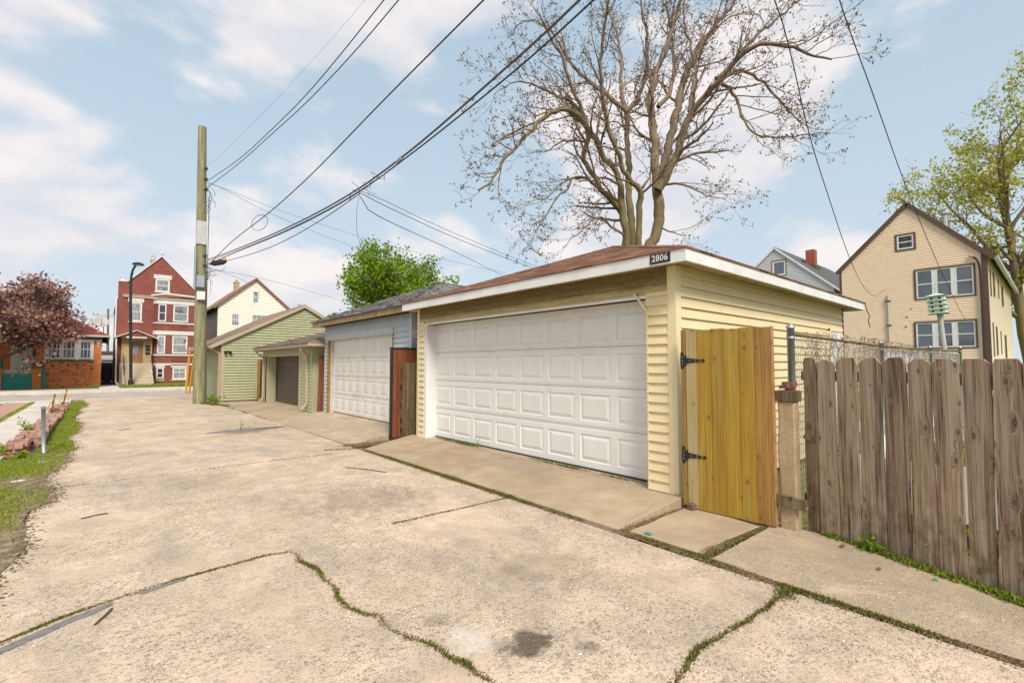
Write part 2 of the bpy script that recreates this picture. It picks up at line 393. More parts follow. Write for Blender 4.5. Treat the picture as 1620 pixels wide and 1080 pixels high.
def bark(name, a, b, c_, moss):
    def f(N):
        v = N.obj(); n = N.noise(N.mapv(v, (6, 6, 1.5)), 2.2, 6.0, .65); g = N.noise(N.mapv(v, (30, 30, 6)), 1, 4.0, .6)
        c = N.ramp(N.m('ADD', N.m('MULTIPLY', n, .5), N.m('MULTIPLY', g, .5)), [(.38, b), (.52, a), (.66, c_)])
        z = N.sep(v)[2]
        c = N.mix(N.m('MULTIPLY', N.m('MULTIPLY', N.m('SUBTRACT', 1.0, N.sm(z, 5.0, 11.0)), N.sm(n, .35, .6)), moss), c, (.20, .17, .035))
        c = N.mix(N.m('MULTIPLY', N.sm(N.noise(v, 3.5, 4.0, .6), .60, .68), .5 * (1 if moss else 0)), c, (.33, .15, .04))
        return {'Base Color': c, 'Roughness': .9, 'Normal': N.bump(g, .6, .02)}
    return mat(name, f)
bark('bark_grey', (.23, .165, .115), (.10, .065, .045), (.34, .26, .19), .85)
bark('bark_twig', (.25, .165, .125), (.14, .09, .07), (.32, .23, .18), 0)
bark('bark_dark', (.09, .065, .05), (.045, .032, .025), (.14, .11, .08), 0)

def bricks(name, c1, c2, mortar, axis='x', bw=.21, bh=.075, blot=0.0):
    def f(N):
        v = N.obj(); x, y, z = N.sep(v)
        vec = N.comb(x if axis == 'x' else y, z, 0.0)
        br = N.node('ShaderNodeTexBrick', {'Vector': vec, 'Color1': c1, 'Color2': c2, 'Mortar': mortar, 'Scale': 1.0, 'Mortar Size': .008, 'Brick Width': bw, 'Row Height': bh, 'Bias': 0.0})
        n = N.noise(v, 1.6, 6.0, .65)
        c = N.mix(N.m('MULTIPLY', N.sm(n, .4, .7), .35), br.outputs[0], tuple(x_ * .55 for x_ in c1))
        if blot: c = N.mix(N.m('MULTIPLY', N.sm(N.noise(N.mapv(v, (2, 2, 6)), 1.5, 4.0), .54, .60), blot), c, (.12, .055, .04))
        return {'Base Color': c, 'Roughness': .85, 'Normal': N.bump(br.outputs[1], -.5, .01)}
    return mat(name, f)
bricks('maroon_brick', (.29, .070, .048), (.20, .045, .032), (.27, .13, .10))
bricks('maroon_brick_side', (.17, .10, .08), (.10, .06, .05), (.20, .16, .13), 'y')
bricks('orange_brick', (.74, .22, .05), (.60, .16, .035), (.42, .20, .10), 'x', .21, .075, .0)
bricks('orange_brick_blot', (.68, .19, .045), (.48, .12, .04), (.66, .40, .20), 'x', .42, .15, .8)
bricks('orange_brick_side', (.44, .10, .02), (.34, .08, .018), (.40, .2, .1), 'y')
bricks('cream_brick', (.50, .36, .17), (.40, .29, .13), (.45, .36, .22))
bricks('chimney_brick', (.38, .09, .035), (.28, .06, .03), (.35, .2, .14))

def loose_brick(name, stops):
    def f(N):
        v = N.vm('ADD', N.obj(), N.comb(N.m('MULTIPLY', N.rnd(), 50.0), 0.0, 0.0)); n = N.noise(v, 12, 6.0, .65)
        c = N.mix(N.m('MULTIPLY', N.sm(n, .42, .66), .5), N.ramp(N.rnd(), stops), (.55, .42, .36))
        return {'Base Color': c, 'Roughness': .95, 'Normal': N.bump(N.noise(v, 60, 4.0), .6, .004)}
    return mat(name, f)
loose_brick('edging_brick', [(0, (.22, .085, .055)), (.4, (.38, .17, .12)), (.75, (.46, .25, .19)), (1, (.30, .16, .12))])
loose_brick('paver_pink', [(0, (.36, .18, .13)), (.5, (.48, .28, .21)), (1, (.42, .26, .20))])
def shingle(name, stops):
    def f(N):
        v = N.obj(); c = N.ramp(N.isl(), stops); n = N.noise(v, 120, 3.0, .7)
        c = N.mix(N.m('MULTIPLY', N.sm(n, .45, .7), .4), c, tuple(x * .45 for x in stops[0][1]))
        return {'Base Color': c, 'Roughness': .95, 'Normal': N.bump(n, .5, .003)}
    return mat(name, f)
shingle('shingle_brown', [(0, (.15, .065, .04)), (.5, (.24, .115, .07)), (1, (.33, .18, .12))])
shingle('shingle_grey', [(0, (.11, .105, .10)), (.5, (.20, .19, .18)), (1, (.30, .285, .27))])
shingle('shingle_tan', [(0, (.17, .12, .09)), (.5, (.24, .175, .135)), (1, (.31, .23, .18))])
plain('roof_red', (.20, .035, .03), .9, var=.2, scale=5)
plain('roof_dark', (.10, .10, .105), .9, var=.2, scale=8)
plain('roof_tan', (.26, .17, .115), .9, var=.2, scale=8)
plain('roof_brown_red', (.25, .12, .08), .9, var=.2, scale=8)

def glassm(name, c, curtain=None):
    def f(N):
        v = N.obj(); b = c
        if curtain:
            x, y, z = N.sep(v)
            s = N.noise(N.comb(N.m('ADD', x, y), 0.0, N.m('MULTIPLY', z, .08)), 22, 2.0)
            b = N.mix(N.sm(s, .4, .62), tuple(q * .55 for q in curtain), curtain)
            b = N.mix(N.sm(N.noise(N.mapv(v, (1, 1, 1.5)), 1.3, 2.0), .60, .68), b, c)
        return {'Base Color': b, 'Roughness': .06, 'Specular IOR Level': .9, 'Coat Weight': .3}
    return mat(name, f)
glassm('glass_dark', (.03, .035, .045))
glassm('glass_reflect', (.10, .12, .15))
glassm('glass_curtain', (.06, .07, .08), (.42, .43, .44))
glassm('glass_blind', (.10, .11, .12), (.33, .35, .37))
# ------------------------------------------------------------------ wall-frame helpers  (O origin, U along the wall, Nn outward)
class Fr:
    def __init__(s, O, U, Nn): s.O = Vector(O); s.U = Vector(U).normalized(); s.N = Vector(Nn).normalized()
    def p(s, u, d, z): q = s.O + s.U * u + s.N * d; return (q.x, q.y, z)
    def box(s, mb, u0, u1, z0, z1, d0, d1):
        return mb.hexa([s.p(u0, d0, z0), s.p(u1, d0, z0), s.p(u1, d1, z0), s.p(u0, d1, z0), s.p(u0, d0, z1), s.p(u1, d0, z1), s.p(u1, d1, z1), s.p(u0, d1, z1)])
    def poly(s, mb, pts, d0, d1):        # pts = [(u,z)...]
        return mb.extr([s.p(u, d0, z) for u, z in pts], s.N * (d1 - d0))

def lap(parent, fr, u0, u1, z0, z1, course, material, ops=(), iv=None, joined=None, thick=.014, sag=0.0, name='siding_board'):
    thick *= 1.6
    J = MB() if joined else None
    k = 0
    while z0 + k * course < z1 - .004:
        za, zb = z0 + k * course, min(z0 + (k + 1) * course, z1); k += 1
        (a0, b0), (a1, b1) = (iv(za), iv(zb)) if iv else ((u0, u1), (u0, u1))
        if a0 >= b0: break
        if a1 > b1: a1 = b1 = (a1 + b1) / 2
        mb = J if joined else MB()
        def piece(pa0, pb0, pa1, pb1, ya, yb):
            if pb0 - pa0 < .003 and pb1 - pa1 < .003: return
            ta = thick + (.002 - thick) * (ya - za) / course; tb = thick + (.002 - thick) * (yb - za) / course
            p = fr.p
            mb.hexa([p(pa0, -.006, ya), p(pb0, -.006, ya), p(pb0, ta, ya + .001), p(pa0, ta, ya + .001),
                     p(pa1, -.006, yb), p(pb1, -.006, yb), p(pb1, tb, yb), p(pa1, tb, yb)])
        segs = [(a0, b0, a1, b1)]
        n0 = len(mb.v)
        for (o0, o1, oz0, oz1) in sorted(ops):
            if oz1 <= za or oz0 >= zb: continue
            c0, c1 = max(o0, min(a0, a1)), min(o1, max(b0, b1))
            if c1 <= c0: continue
            l0, l1, l2, l3 = segs.pop()
            segs.append((l0, min(o0, l1), l2, min(o0, l3))); segs.append((max(o1, l0), l1, max(o1, l2), l3))
            if za < oz0 < zb: piece(o0, o1, o0, o1, za, oz0)
            if za < oz1 < zb: piece(o0, o1, o0, o1, oz1, zb)
        for sg in segs:
            if sg[1] > sg[0] or sg[3] > sg[2]: piece(sg[0], max(sg[0], sg[1]), sg[2], max(sg[2], sg[3]), za, zb)
        if not joined and len(mb.v): mk(name, mb, material, parent)
    if joined: mk(joined, J, material, parent, kind='stuff')

def window(parent, fr, u0, u1, z0, z1, fmat='white_trim', fw=.06, glass='glass_dark', rails=(.5,), mull=(), d=.03, trim=None, tw=.08, sill=None, bars=.03):
    if trim:
        t = MB(); fr.box(t, u0 - tw, u1 + tw, z1, z1 + tw, 0, d + .015); fr.box(t, u0 - tw, u1 + tw, z0 - tw, z0, 0, d + .015)
        fr.box(t, u0 - tw, u0, z0, z1, 0, d + .015); fr.box(t, u1, u1 + tw, z0, z1, 0, d + .015)
        mk('window_casing', t, trim, parent)
    f = MB(); fr.box(f, u0, u1, z1 - fw, z1, -.02, d); fr.box(f, u0, u1, z0, z0 + fw, -.02, d)
    fr.box(f, u0, u0 + fw, z0 + fw, z1 - fw, -.02, d); fr.box(f, u1 - fw, u1, z0 + fw, z1 - fw, -.02, d)
    for q in rails:
        zz = z0 + (z1 - z0) * q; fr.box(f, u0 + fw, u1 - fw, zz - bars / 2 - .01, zz + bars / 2 + .01, -.02, d - .006)
    for q in mull:
        uu = u0 + (u1 - u0) * q; fr.box(f, uu - bars / 2, uu + bars / 2, z0 + fw, z1 - fw, -.02, d - .010)
    w = mk('window', f, fmat, parent)
    es = [0.0] + [q for q in sorted(rails)] + [1.0]
    g = MB(); fr.box(g, u0 + .01, u1 - .01, z0 + .01, z1 - .01, -.012, .004)
    mk('pane', g, glass, w)
    if sill:
        s_ = MB(); fr.box(s_, u0 - tw, u1 + tw, z0 - .10 - (tw if trim else 0), z0 - (tw if trim else 0), 0, d + .05); mk('sill', s_, sill, w)
    return w

def shingles(parent, E0, E1, R0, R1, expo, tab, material, lift=.012, rough=.006, name='shingles', seed=1, maxn=9000):
    E0, E1, R0, R1 = map(lambda q: np.array(q, float), (E0, E1, R0, R1)); rg = np.random.default_rng(seed)
    L = np.linalg.norm((R0 + R1) / 2 - (E0 + E1) / 2); n = max(1, int(round(L / expo))); V = []; F = []
    nrm = np.cross(E1 - E0, (R0 + R1) / 2 - E0); nrm /= np.linalg.norm(nrm); nrm *= np.sign(nrm[2])
    for k in range(n):
        t0, t1 = k / n, (k + 1.12) / n; t1 = min(t1, 1)
        a0, b0 = E0 + (R0 - E0) * t0, E1 + (R1 - E1) * t0; a1, b1 = E0 + (R0 - E0) * t1, E1 + (R1 - E1) * t1
        w = np.linalg.norm(b0 - a0); m_ = max(1, int(w / tab)); U = (b0 - a0) / max(w, 1e-6)
        sa, sb = (a1 - a0) @ U, w - (b1 - a0) @ U          # hip cut at the two ends
        off = rg.uniform(0, tab); cuts = [0.0] + [off + i * tab for i in range(m_ + 1) if .03 < off + i * tab < w - .03] + [w]
        up = (a1 - a0) - U * sa
        for c0, c1 in zip(cuts[:-1], cuts[1:]):
            g = .004; x0, x1 = c0 + g, c1 - g
            y0, y1 = max(x0, min(sa, w)), min(x1, max(w - sb, 0))
            if y1 < y0: y0 = y1 = min(max((x0 + x1) / 2, sa), w - sb)
            l0, l1 = lift + rg.uniform(0, rough), lift + rg.uniform(0, rough); j = rg.uniform(-.006, .006)
            low = -up / np.linalg.norm(up) * (j + .004)
            P = [a0 + U * x0 + low + nrm * l0, a0 + U * x1 + low + nrm * l1, a0 + U * y1 + up + nrm * .004, a0 + U * y0 + up + nrm * .004, a0 + U * x0 + low, a0 + U * x1 + low]
            o = len(V); V += P; F += [(o, o + 1, o + 2, o + 3), (o, o + 4, o + 5, o + 1)]
    return link(name, np_mesh(name, V, F), material, parent, kind='stuff')

def garage_door(parent, X, y0, y1, z0, z1, rows, cols, material, label=None):
    """raised-panel sectional door facing -X"""
    H = (z1 - z0) / rows; Wd = (y1 - y0) / cols; px0, pz0, pz1 = Wd * .085, .085, H - .095
    d = MB(); d.box(X + .03, X + .06, y0, y1, z0, z1); door = mk('garage_door', d, material, parent, label=label)
    pw, ph = Wd - 2 * px0, pz1 - pz0
    P = MB()
    rings = [(0, .0), (.008, .012), (.014, .012), (.055, .002), (.060, -.001)]
    vs_ = []
    for ins, dx in rings: vs_ += [(dx, ins, ins), (dx, pw - ins, ins), (dx, pw - ins, ph - ins), (dx, ins, ph - ins)]
    fs_ = []
    for r_ in range(len(rings) - 1):
        for i in range(4): fs_.append((4*r_ + i, 4*r_ + 4 + i, 4*r_ + 4 + (i+1) % 4, 4*r_ + (i+1) % 4))
    fs_.append(tuple(4*(len(rings)-1) + i for i in (3, 2, 1, 0)))
    P.add(vs_, fs_)
    pme = None
    for r_ in range(rows):
        zb = z0 + r_ * H; s = MB()
        (s.box(X + .005, X + .03, y0, y1, zb + .006, zb + .030), s.box(X, X + .03, y0, y1, zb + .030, zb + pz0)) if r_ else s.box(X, X + .03, y0, y1, zb + .002, zb + pz0)
        s.box(X, X + .03, y0, y1, zb + pz1, zb + H - .034)
        s.box(X + .006, X + .03, y0, y1, zb + H - .034, zb + H - .002)
        for c in range(cols + 1):
            a = y0 if c == 0 else y0 + c * Wd - px0; b = y1 if c == cols else y0 + c * Wd + px0
            s.box(X, X + .03, a, b, zb + pz0, zb + pz1)
        for c in range(cols):
            s.box(X + .016, X + .03, y0 + c * Wd + px0, y0 + (c + 1) * Wd - px0, zb + pz0, zb + pz1)
        sec = mk('door_section', s, material, door) if False else mk('door_section', s, material, parent)
        for c in range(cols):
            if pme is None:
                pme = bpy.data.meshes.new('raised_panel'); pme.from_pydata(P.v, [], P.f); pme.update()
            o = link('raised_panel', pme, material); setparent(o, sec); o.location = Vector((X, y0 + c * Wd + px0, zb + pz0)) - wloc(sec)
    return door

def downspout(parent, pts, material, w=.06, name='downspout'):
    mb = MB()
    for a, b in zip(pts[:-1], pts[1:]): mb.bar(a, b, w, w * 1.2)
    return mk(name, mb, material, parent, bevel=.006)

def blades(name, pts, h, w, material, rng, lean=.5, parent=None, seg=False):
    """many small upright leaf blades at pts (n,3); h, w arrays or scalars"""
    P = np.asarray(pts, float); n = len(P); a = rng.uniform(0, 2*np.pi, n); H = h * rng.uniform(.5, 1.3, n); Wd = w * rng.uniform(.6, 1.3, n)
    s = np.stack([np.cos(a), np.sin(a), 0*a], 1) * Wd[:, None] / 2
    t = rng.normal(0, lean, (n, 3)); t[:, 2] = 1; t /= np.linalg.norm(t, axis=1, keepdims=True)
    top = P + t * H[:, None]; mid = P + t * H[:, None] * .5 + s * 0
    V = np.stack([P - s * .6, P + s * .6, mid + s, top, mid - s], 1).reshape(-1, 3)
    i = np.arange(n)[:, None] * 5
    F = np.concatenate([i + [0, 1, 2], i + [0, 2, 4], i + [4, 2, 3]], 1).reshape(-1, 3)
    return link(name, np_mesh(name, V, F), material, parent)

def flakes(name, pts, size, material, rng, flat=True, parent=None, thick=.35):
    """small irregular stones / chips lying about: squashed tetra-ish 5-vertex pebbles"""
    P = np.asarray(pts, float); n = len(P); S = size * rng.uniform(.4, 1.5, n)[:, None]
    a = rng.uniform(0, 2*np.pi, n)[:, None] + np.array([[0, 1.5, 3.1, 4.6]]) + rng.uniform(-.3, .3, (n, 4))
    r_ = S * rng.uniform(.5, 1.0, (n, 4))
    V = np.zeros((n, 5, 3)); V[:, :4, 0] = P[:, :1] + np.cos(a) * r_; V[:, :4, 1] = P[:, 1:2] + np.sin(a) * r_ * .7; V[:, :4, 2] = P[:, 2:] - .001
    V[:, 4] = P; V[:, 4, 2] += S[:, 0] * thick; V[:, 4, :2] += rng.normal(0, .2, (n, 2)) * S
    i = np.arange(n)[:, None] * 5
    F = np.concatenate([i + [0, 1, 4], i + [1, 2, 4], i + [2, 3, 4], i + [3, 0, 4]], 1).reshape(-1, 3)
    return link(name, np_mesh(name, V.reshape(-1, 3), F), material, parent, kind='stuff')

def jag(pts, amp, it, rng):
    P = [np.array(p, float) for p in pts]
    for k in range(it):
        Q = [P[0]]
        for a, b in zip(P[:-1], P[1:]):
            d = b - a; L = np.linalg.norm(d); nn = np.array([-d[1], d[0]]) / (L + 1e-9)
            Q += [(a + b) / 2 + nn * rng.normal(0, amp * min(L, 1.0)), b]
        P = Q
    return [tuple(p) for p in P]
def inset(poly, d):
    P = [np.array(p) for p in poly]; n = len(P)
    area = sum(P[i][0] * P[(i+1) % n][1] - P[(i+1) % n][0] * P[i][1] for i in range(n)); sg = 1 if area > 0 else -1
    out = []
    for i in range(n):
        a, b, c = P[i-1], P[i], P[(i+1) % n]; d1 = b - a; d2 = c - b
        n1 = np.array([-d1[1], d1[0]]) / (np.linalg.norm(d1) + 1e-9) * sg; n2 = np.array([-d2[1], d2[0]]) / (np.linalg.norm(d2) + 1e-9) * sg
        m_ = n1 + n2; L = np.linalg.norm(m_)
        m_ = n1 if L < .3 else m_ / L * min(1 / max(L / 2, .5), 1.6)
        out.append(tuple(b + m_ * d))
    return out
def slab(name, poly, zf, material, parent, gap=.006, thick=.12, label=None, soft=.006):
    import mathutils.geometry as mg
    q0 = inset(poly, gap); q1 = inset(poly, gap + soft); n = len(poly)
    tri = mg.tessellate_polygon([[Vector((x, y, 0)) for x, y in q1]])
    V = [(x, y, zf(x, y) - thick) for x, y in q0] + [(x, y, zf(x, y) - soft * .8) for x, y in q0] + [(x, y, zf(x, y)) for x, y in q1]
    F = [(i, (i+1) % n, n + (i+1) % n, n + i) for i in range(n)] + [(n + i, n + (i+1) % n, 2*n + (i+1) % n, 2*n + i) for i in range(n)]
    area = sum(poly[i][0] * poly[(i+1) % n][1] - poly[(i+1) % n][0] * poly[i][1] for i in range(n))
    if area < 0: F = [f[::-1] for f in F]
    for t in tri:
        a, b, c = (Vector(V[2*n + i]) for i in t)
        F.append(tuple(2*n + i for i in (t if (b - a).cross(c - a).z > 0 else t[::-1])))
    mb = MB(); mb.add(V, F); return mk(name, mb, material, parent, label=label)
def scatter_line(pts, n, width, rng, z=0.0, clump=0.0, zf=None):
    P = np.array(pts, float); L = np.r_[0, np.cumsum(np.linalg.norm(np.diff(P, axis=0), axis=1))]
    if clump:
        cs = rng.uniform(0, L[-1], max(3, int(L[-1] / clump))); t = rng.choice(cs, n) + rng.normal(0, clump * .33, n); t = np.clip(t, 0, L[-1])
    else: t = rng.uniform(0, L[-1], n)
    x = np.interp(t, L, P[:, 0]) + rng.normal(0, width / 2, n); y = np.interp(t, L, P[:, 1]) + rng.normal(0, width / 2, n)
    zz = np.full(n, z) if zf is None else np.array([zf(a, b) for a, b in zip(x, y)])
    return np.stack([x, y, zz], 1)

# ------------------------------------------------------------------ the ground
rg = np.random.default_rng(11)
g = MB(); g.add([(-400, -400, -.05), (400, -400, -.05), (400, 400, -.05), (-400, 400, -.05)], [(0, 1, 2, 3)])
mk('ground', g, 'lawn', kind='structure')
g = MB(); g.add([(-1.6, -14, -.04), (5.2, -14, -.04), (5.2, 28.2, -.04), (-1.6, 28.2, -.04)], [(0, 1, 2, 3)])
mk('alley_bed', g, 'soil', kind='structure')
alley = bpy.data.objects.new('alley', None); col.objects.link(alley); alley['kind'] = 'structure'; alley.location = (1.5, 4, 0)
flat = lambda x, y: 0.0
WX = -.5
AC = [(3.52, 4.15), (2.68, 4.18), (2.13, 4.2), (1.2, 4.11), (1.03, 4.16), (.34, 4.09), (-.12, 3.95), (-.7, 3.62)]
AC = jag(AC, .012, 2, rg)
Bc = jag([(1.22, 4.08), (1.25, 3.64), (1.20, 3.05), (1.22, 2.89), (1.31, 2.72), (1.30, 2.5), (1.39, 2.27), (1.44, 2.0), (1.46, 1.8), (1.52, 1.2)], .06, 3, rg)
Bc2 = jag([(1.52, 1.2), (1.5, .3), (1.56, -2.5)], .03, 3, rg)
Dc = jag([(3.52, 1.25), (3.18, 1.24), (2.83, 1.27), (2.3, 1.29), (2.09, 1.25), (1.8, 1.22), (1.52, 1.2)], .05, 3, rg)
iAC = min(range(len(AC)), key=lambda i: abs(AC[i][0] - 1.22))
AC[iAC] = (1.22, 4.105)
def tj(y, w=.012): return jag([(3.52, y), (1.6, y + R.uniform(-.05, .05)), (WX, y + R.uniform(-.08, .08))], w, 4, rg)
joints = {y: tj(y) for y in (8.12, 12.33, 16.6, 20.6, 24.4)}
joints[28.2] = [(3.52, 28.2), (WX, 28.2)]
slab('concrete_slab', AC[:iAC+1] + Bc[1:] + Dc[::-1][1:], flat, 'alley_concrete', alley, gap=.0015, soft=.003)
slab('concrete_slab', AC[iAC:] + [(-.7, -2.5)] + Bc2[::-1][:-1] + Bc[::-1][:-1], flat, 'alley_concrete', alley, gap=.0015, soft=.003)
slab('concrete_slab', Dc + Bc2[1:] + [(3.52, -2.5)], flat, 'alley_concrete', alley)
AC2 = AC[:-1] + [(WX, 3.74)]
prev = AC2
for y in sorted(joints):
    slab('concrete_slab', joints[y] + prev[::-1], flat, 'alley_concrete', alley, gap=.0015, soft=.003); prev = joints[y]
slab('concrete_slab', [(3.52, -2.5), (1.56, -2.5), (-.7, -2.5), (-.7, -14), (3.52, -14)], flat, 'alley_concrete', alley)

# paved strip between the alley and the garages: each pour is a slab of one pavement
pav = bpy.data.objects.new('driveway', None); col.objects.link(pav); pav['kind'] = 'structure'; pav.location = (4.2, 5, 0)
def ya(x, y): return max(0.0, min(1.0, (x - 3.62) / 1.1)) ** .8 * .10 + .012
def edge(x0, y0, x1, y1, a=.014): return jag([(x0, y0), (x1, y1)], a, 4, rg)
slab('concrete_slab', edge(3.60, 2.69, 4.73, 2.66) + edge(5.0, 2.72, 5.0, 5.48)[1:] + edge(4.5, 5.48, 3.60, 5.52), ya, 'apron_concrete', pav, gap=.003, thick=.2)
slab('concrete_slab', edge(3.60, 5.52, 5.0, 5.48) + edge(5.0, 8.4, 4.72, 8.52) + edge(4.3, 8.38, 3.60, 8.15), ya, 'apron_concrete', pav, gap=.003, thick=.2)
slab('concrete_slab', edge(3.64, 1.92, 4.62, 1.86) + edge(4.74, 2.60, 3.64, 2.60), lambda x, y: .012 + (x - 3.6) * .012, 'apron_concrete', pav, gap=.004)
slab('concrete_slab', edge(3.60, -2.5, 3.60, 1.84)[::-1] + edge(3.60, -3, 4.45, -3) + edge(4.42, .0, 4.84, 1.50) + edge(4.84, 1.80, 3.6, 1.84), lambda x, y: .008 + (x - 3.6) * .010, 'side_concrete', pav, gap=.006)
def yb(x, y): return max(0.0, min(1.0, (x - 3.6) / 1.3)) * .17 + .010
slab('concrete_slab', edge(3.56, 8.75, 4.4, 8.85) + edge(5.3, 8.9, 5.3, 14.1) + edge(4.4, 14.15, 3.50, 13.95), yb, 'side_concrete', pav, gap=.004)
def yc(x, y): return max(0.0, min(1.0, (x - 3.45) / 1.25)) * .12 + .010
slab('concrete_slab', edge(3.50, 14.0, 4.4, 14.2) + edge(5.1, 14.2, 5.1, 20.3) + edge(4.2, 20.4, 3.42, 19.7), yc, 'apron_concrete', pav, gap=.004)
slab('concrete_slab', [(3.42, 19.75), (4.2, 20.45), (4.9, 20.5), (4.9, 22.1), (3.55, 22.1), (3.4, 21)], lambda x, y: .012, 'side_concrete', pav, gap=.004)

# street, kerb, far pavement and verge
g = MB(); g.box(-90, 90, 28.22, 34.4, -.08, -.008); mk('street', g, 'street_asphalt', kind='structure')
g = MB(); g.box(-90, 90, 34.4, 34.55, -.08, .09); mk('kerb', g, 'walk_concrete', kind='structure')
g = MB(); g.box(-90, -.05, 34.55, 37.2, -.08, .10); g.box(.9, 90, 34.55, 37.2, -.08, .10); mk('far_pavement', g, 'walk_concrete', kind='structure')
g = MB(); g.box(-90, -.05, 37.2, 60, -.08, .08); g.box(.92, 90, 37.2, 60, -.08, .08); mk('far_lawn', g, 'lawn', kind='structure')
g = MB(); g.box(-.05, .9, 34.55, 58, -.08, .095); mk('gangway_path', g, 'walk_concrete', kind='structure')
g = MB(); g.box(3.55, 90, 26.9, 28.2, -.06, .02); g.box(-90, -.9, 26.6, 28.2, -.06, .01); mk('near_pavement', g, 'walk_concrete', kind='structure')
# left yard surfaces
g = MB(); g.box(-1.95, -1.14, 9.2, 26.6, -.06, .02); g.box(-4.5, -1.95, 9.2, 15.5, -.06, .016); g.box(-4.5, -2.9, 18.4, 20.4, -.06, .018); mk('yard_walk', g, 'walk_concrete', kind='structure')
bp = bpy.data.objects.new('brick_path', None); col.objects.link(bp); bp['kind'] = 'structure'; bp.location = (-2.3, 20, 0)
bme = bpy.data.meshes.new('brick'); b_ = MB(); b_.box(-.1, .1, -.05, .05, -.035, .035); bme.from_pydata(b_.v, [], b_.f); bme.update()
k = 0
for j in range(86):
    for i in range(3):
        o = link('brick', bme, 'paver_pink'); setparent(o, bp)
        o.location = Vector((-2.62 + i * .215 + (j % 2) * .05, 15.6 + j * .128, -.005 + R.uniform(0, .008))) - wloc(bp); o.rotation_euler = (0, 0, R.uniform(-.04, .04)); o.scale = (1, 1.2, 1)
# ------------------------------------------------------------------ yellow garage
yg = thing('yellow_garage', 'pale yellow vinyl-sided garage numbered 2806 with white panelled door and brown hip roof', 'garage', (4.76, 5.5, 0))
X0, Y0, Y1, X1 = 4.76, 2.75, 8.34, 10.9
DY0, DY1, DZ1 = 3.14, 8.05, 2.27
c = MB()                                     # core walls with the door opening
c.box(X0 + .012, X0 + .14, Y0 + .012, DY0, .0, 2.62); c.box(X0 + .012, X0 + .14, DY1, Y1 - .012, .0, 2.62); c.box(X0 + .012, X0 + .14, DY0, DY1, DZ1, 2.62)
c.box(X0 + .14, X1 - .01, Y0 + .012, Y0 + .12, .0, 2.66); c.box(X0 + .14, X1 - .01, Y1 - .12, Y1 - .012, 0, 2.62); c.box(X1 - .12, X1 - .01, Y0 + .12, Y1 - .12, 0, 2.62)
mk('wall', c, 'yellow_vinyl', yg)
ff = Fr((X0, 0, 0), (0, 1, 0), (-1, 0, 0)); fs = Fr((0, Y0, 0), (1, 0, 0), (0, -1, 0))
lap(yg, ff, Y0 + .09, DY0 - .03, .10, 2.33, .109, 'yellow_vinyl', thick=.017)
lap(yg, ff, DY1 + .05, Y1 - .07, .10, 2.33, .109, 'yellow_vinyl', thick=.017)
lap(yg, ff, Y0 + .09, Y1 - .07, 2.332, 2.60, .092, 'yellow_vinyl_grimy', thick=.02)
lap(yg, fs, X0 + .09, X1 - .06, .02, 2.64, .118, 'yellow_vinyl', thick=.017, ops=[(10.0, 10.62, .1, 2.12)])
p = MB(); p.box(X0 - .022, X0 + .09, Y0 - .022, Y0 + .09, .08, 2.60); mk('corner_post', p, 'yellow_post', yg, bevel=.004)
p = MB(); p.box(X0 - .022, X0 + .05, Y1 - .07, Y1 + .02, .10, 2.60); mk('corner_post', p, 'yellow_post', yg, bevel=.004)
p = MB(); p.box(X1 - .06, X1 + .01, Y0 - .02, Y0 + .05, .05, 2.60); mk('corner_post', p, 'brown_trim', yg)
# trim round the door
t = MB(); t.box(X0 - .012, X0 + .23, DY1 - .035, DY1 + .05, .10, DZ1 + .03)
t.box(X0 - .010, X0 + .235, DY0 - .03, DY1 - .04, DZ1, DZ1 + .033); t.box(X0 + .02, X0 + .14, DY0 - .03, DY0 - .002, .10, DZ1 + .002); mk('door_surround', t, 'white_trim', yg, bevel=.003)
t = MB(); t.box(X0 - .02, X0 + .0, DY0 - .055, DY0 - .03, .10, 2.13); t.bar((X0 - .018, DY0 - .042, 2.125), (X0 - .018, DY0 + .13, 2.335), .024, .022)
mk('channel_trim', t, 'yellow_post', yg)
t = MB(); t.bar((X0 - .018, DY1 + .065, 2.13), (X0 - .018, DY1 - .11, 2.335), .024, .022); mk('channel_trim', t, 'yellow_post', yg)
garage_door(yg, X0 + .21, DY0 + .004, DY1 - .006, .13, DZ1, 4, 8, 'door_white')
t = MB(); t.box(X0 + .195, X0 + .27, DY0 + .004, DY1 - .006, .108, .130); mk('door_seal', t, 'cable', yg)
t = MB(); t.box(X0 + .02, X0 + .19, DY0, DY1, .02, .107); mk('sill_kerb', t, 'side_concrete', yg)
# fascia, soffit, roof
ex, ey, ex1, ey1 = 4.46, 2.45, 11.2, 8.47
t = MB(); t.box(ex, ex + .022, ey + .024, 5.9, 2.560, 2.695); t.box(ex + .002, ex + .022, 5.904, ey1, 2.557, 2.692); mk('fascia_board', t, 'white_trim', yg, bevel=.003)
t = MB(); t.box(ex, 7.6, ey, ey + .022, 2.560, 2.695); t.box(7.604, ex1, ey + .002, ey + .022, 2.557, 2.693); mk('fascia_board', t, 'white_trim', yg, bevel=.003)
t = MB(); t.box(ex1 - .02, ex1, ey + .025, ey1, 2.56, 2.695); t.box(ex + .025, ex1 - .025, ey1 - .02, ey1, 2.56, 2.695); mk('fascia_board', t, 'white_trim', yg)
t = MB(); t.box(ex + .024, ex1 - .022, ey + .024, ey1 - .022, 2.605, 2.618); mk('soffit', t, 'soffit', yg)
az = 3.735; ym = (ey + ey1) / 2; ax0, ax1 = ex + 2.78, ex1 - 2.78; zr = 2.700; o_ = .012
E_ = [(ex - o_, ey - o_, zr), (ex1 + o_, ey - o_, zr), (ex1 + o_, ey1 + o_, zr), (ex - o_, ey1 + o_, zr)]; Rg = [(ax0, ym, az), (ax1, ym, az)]
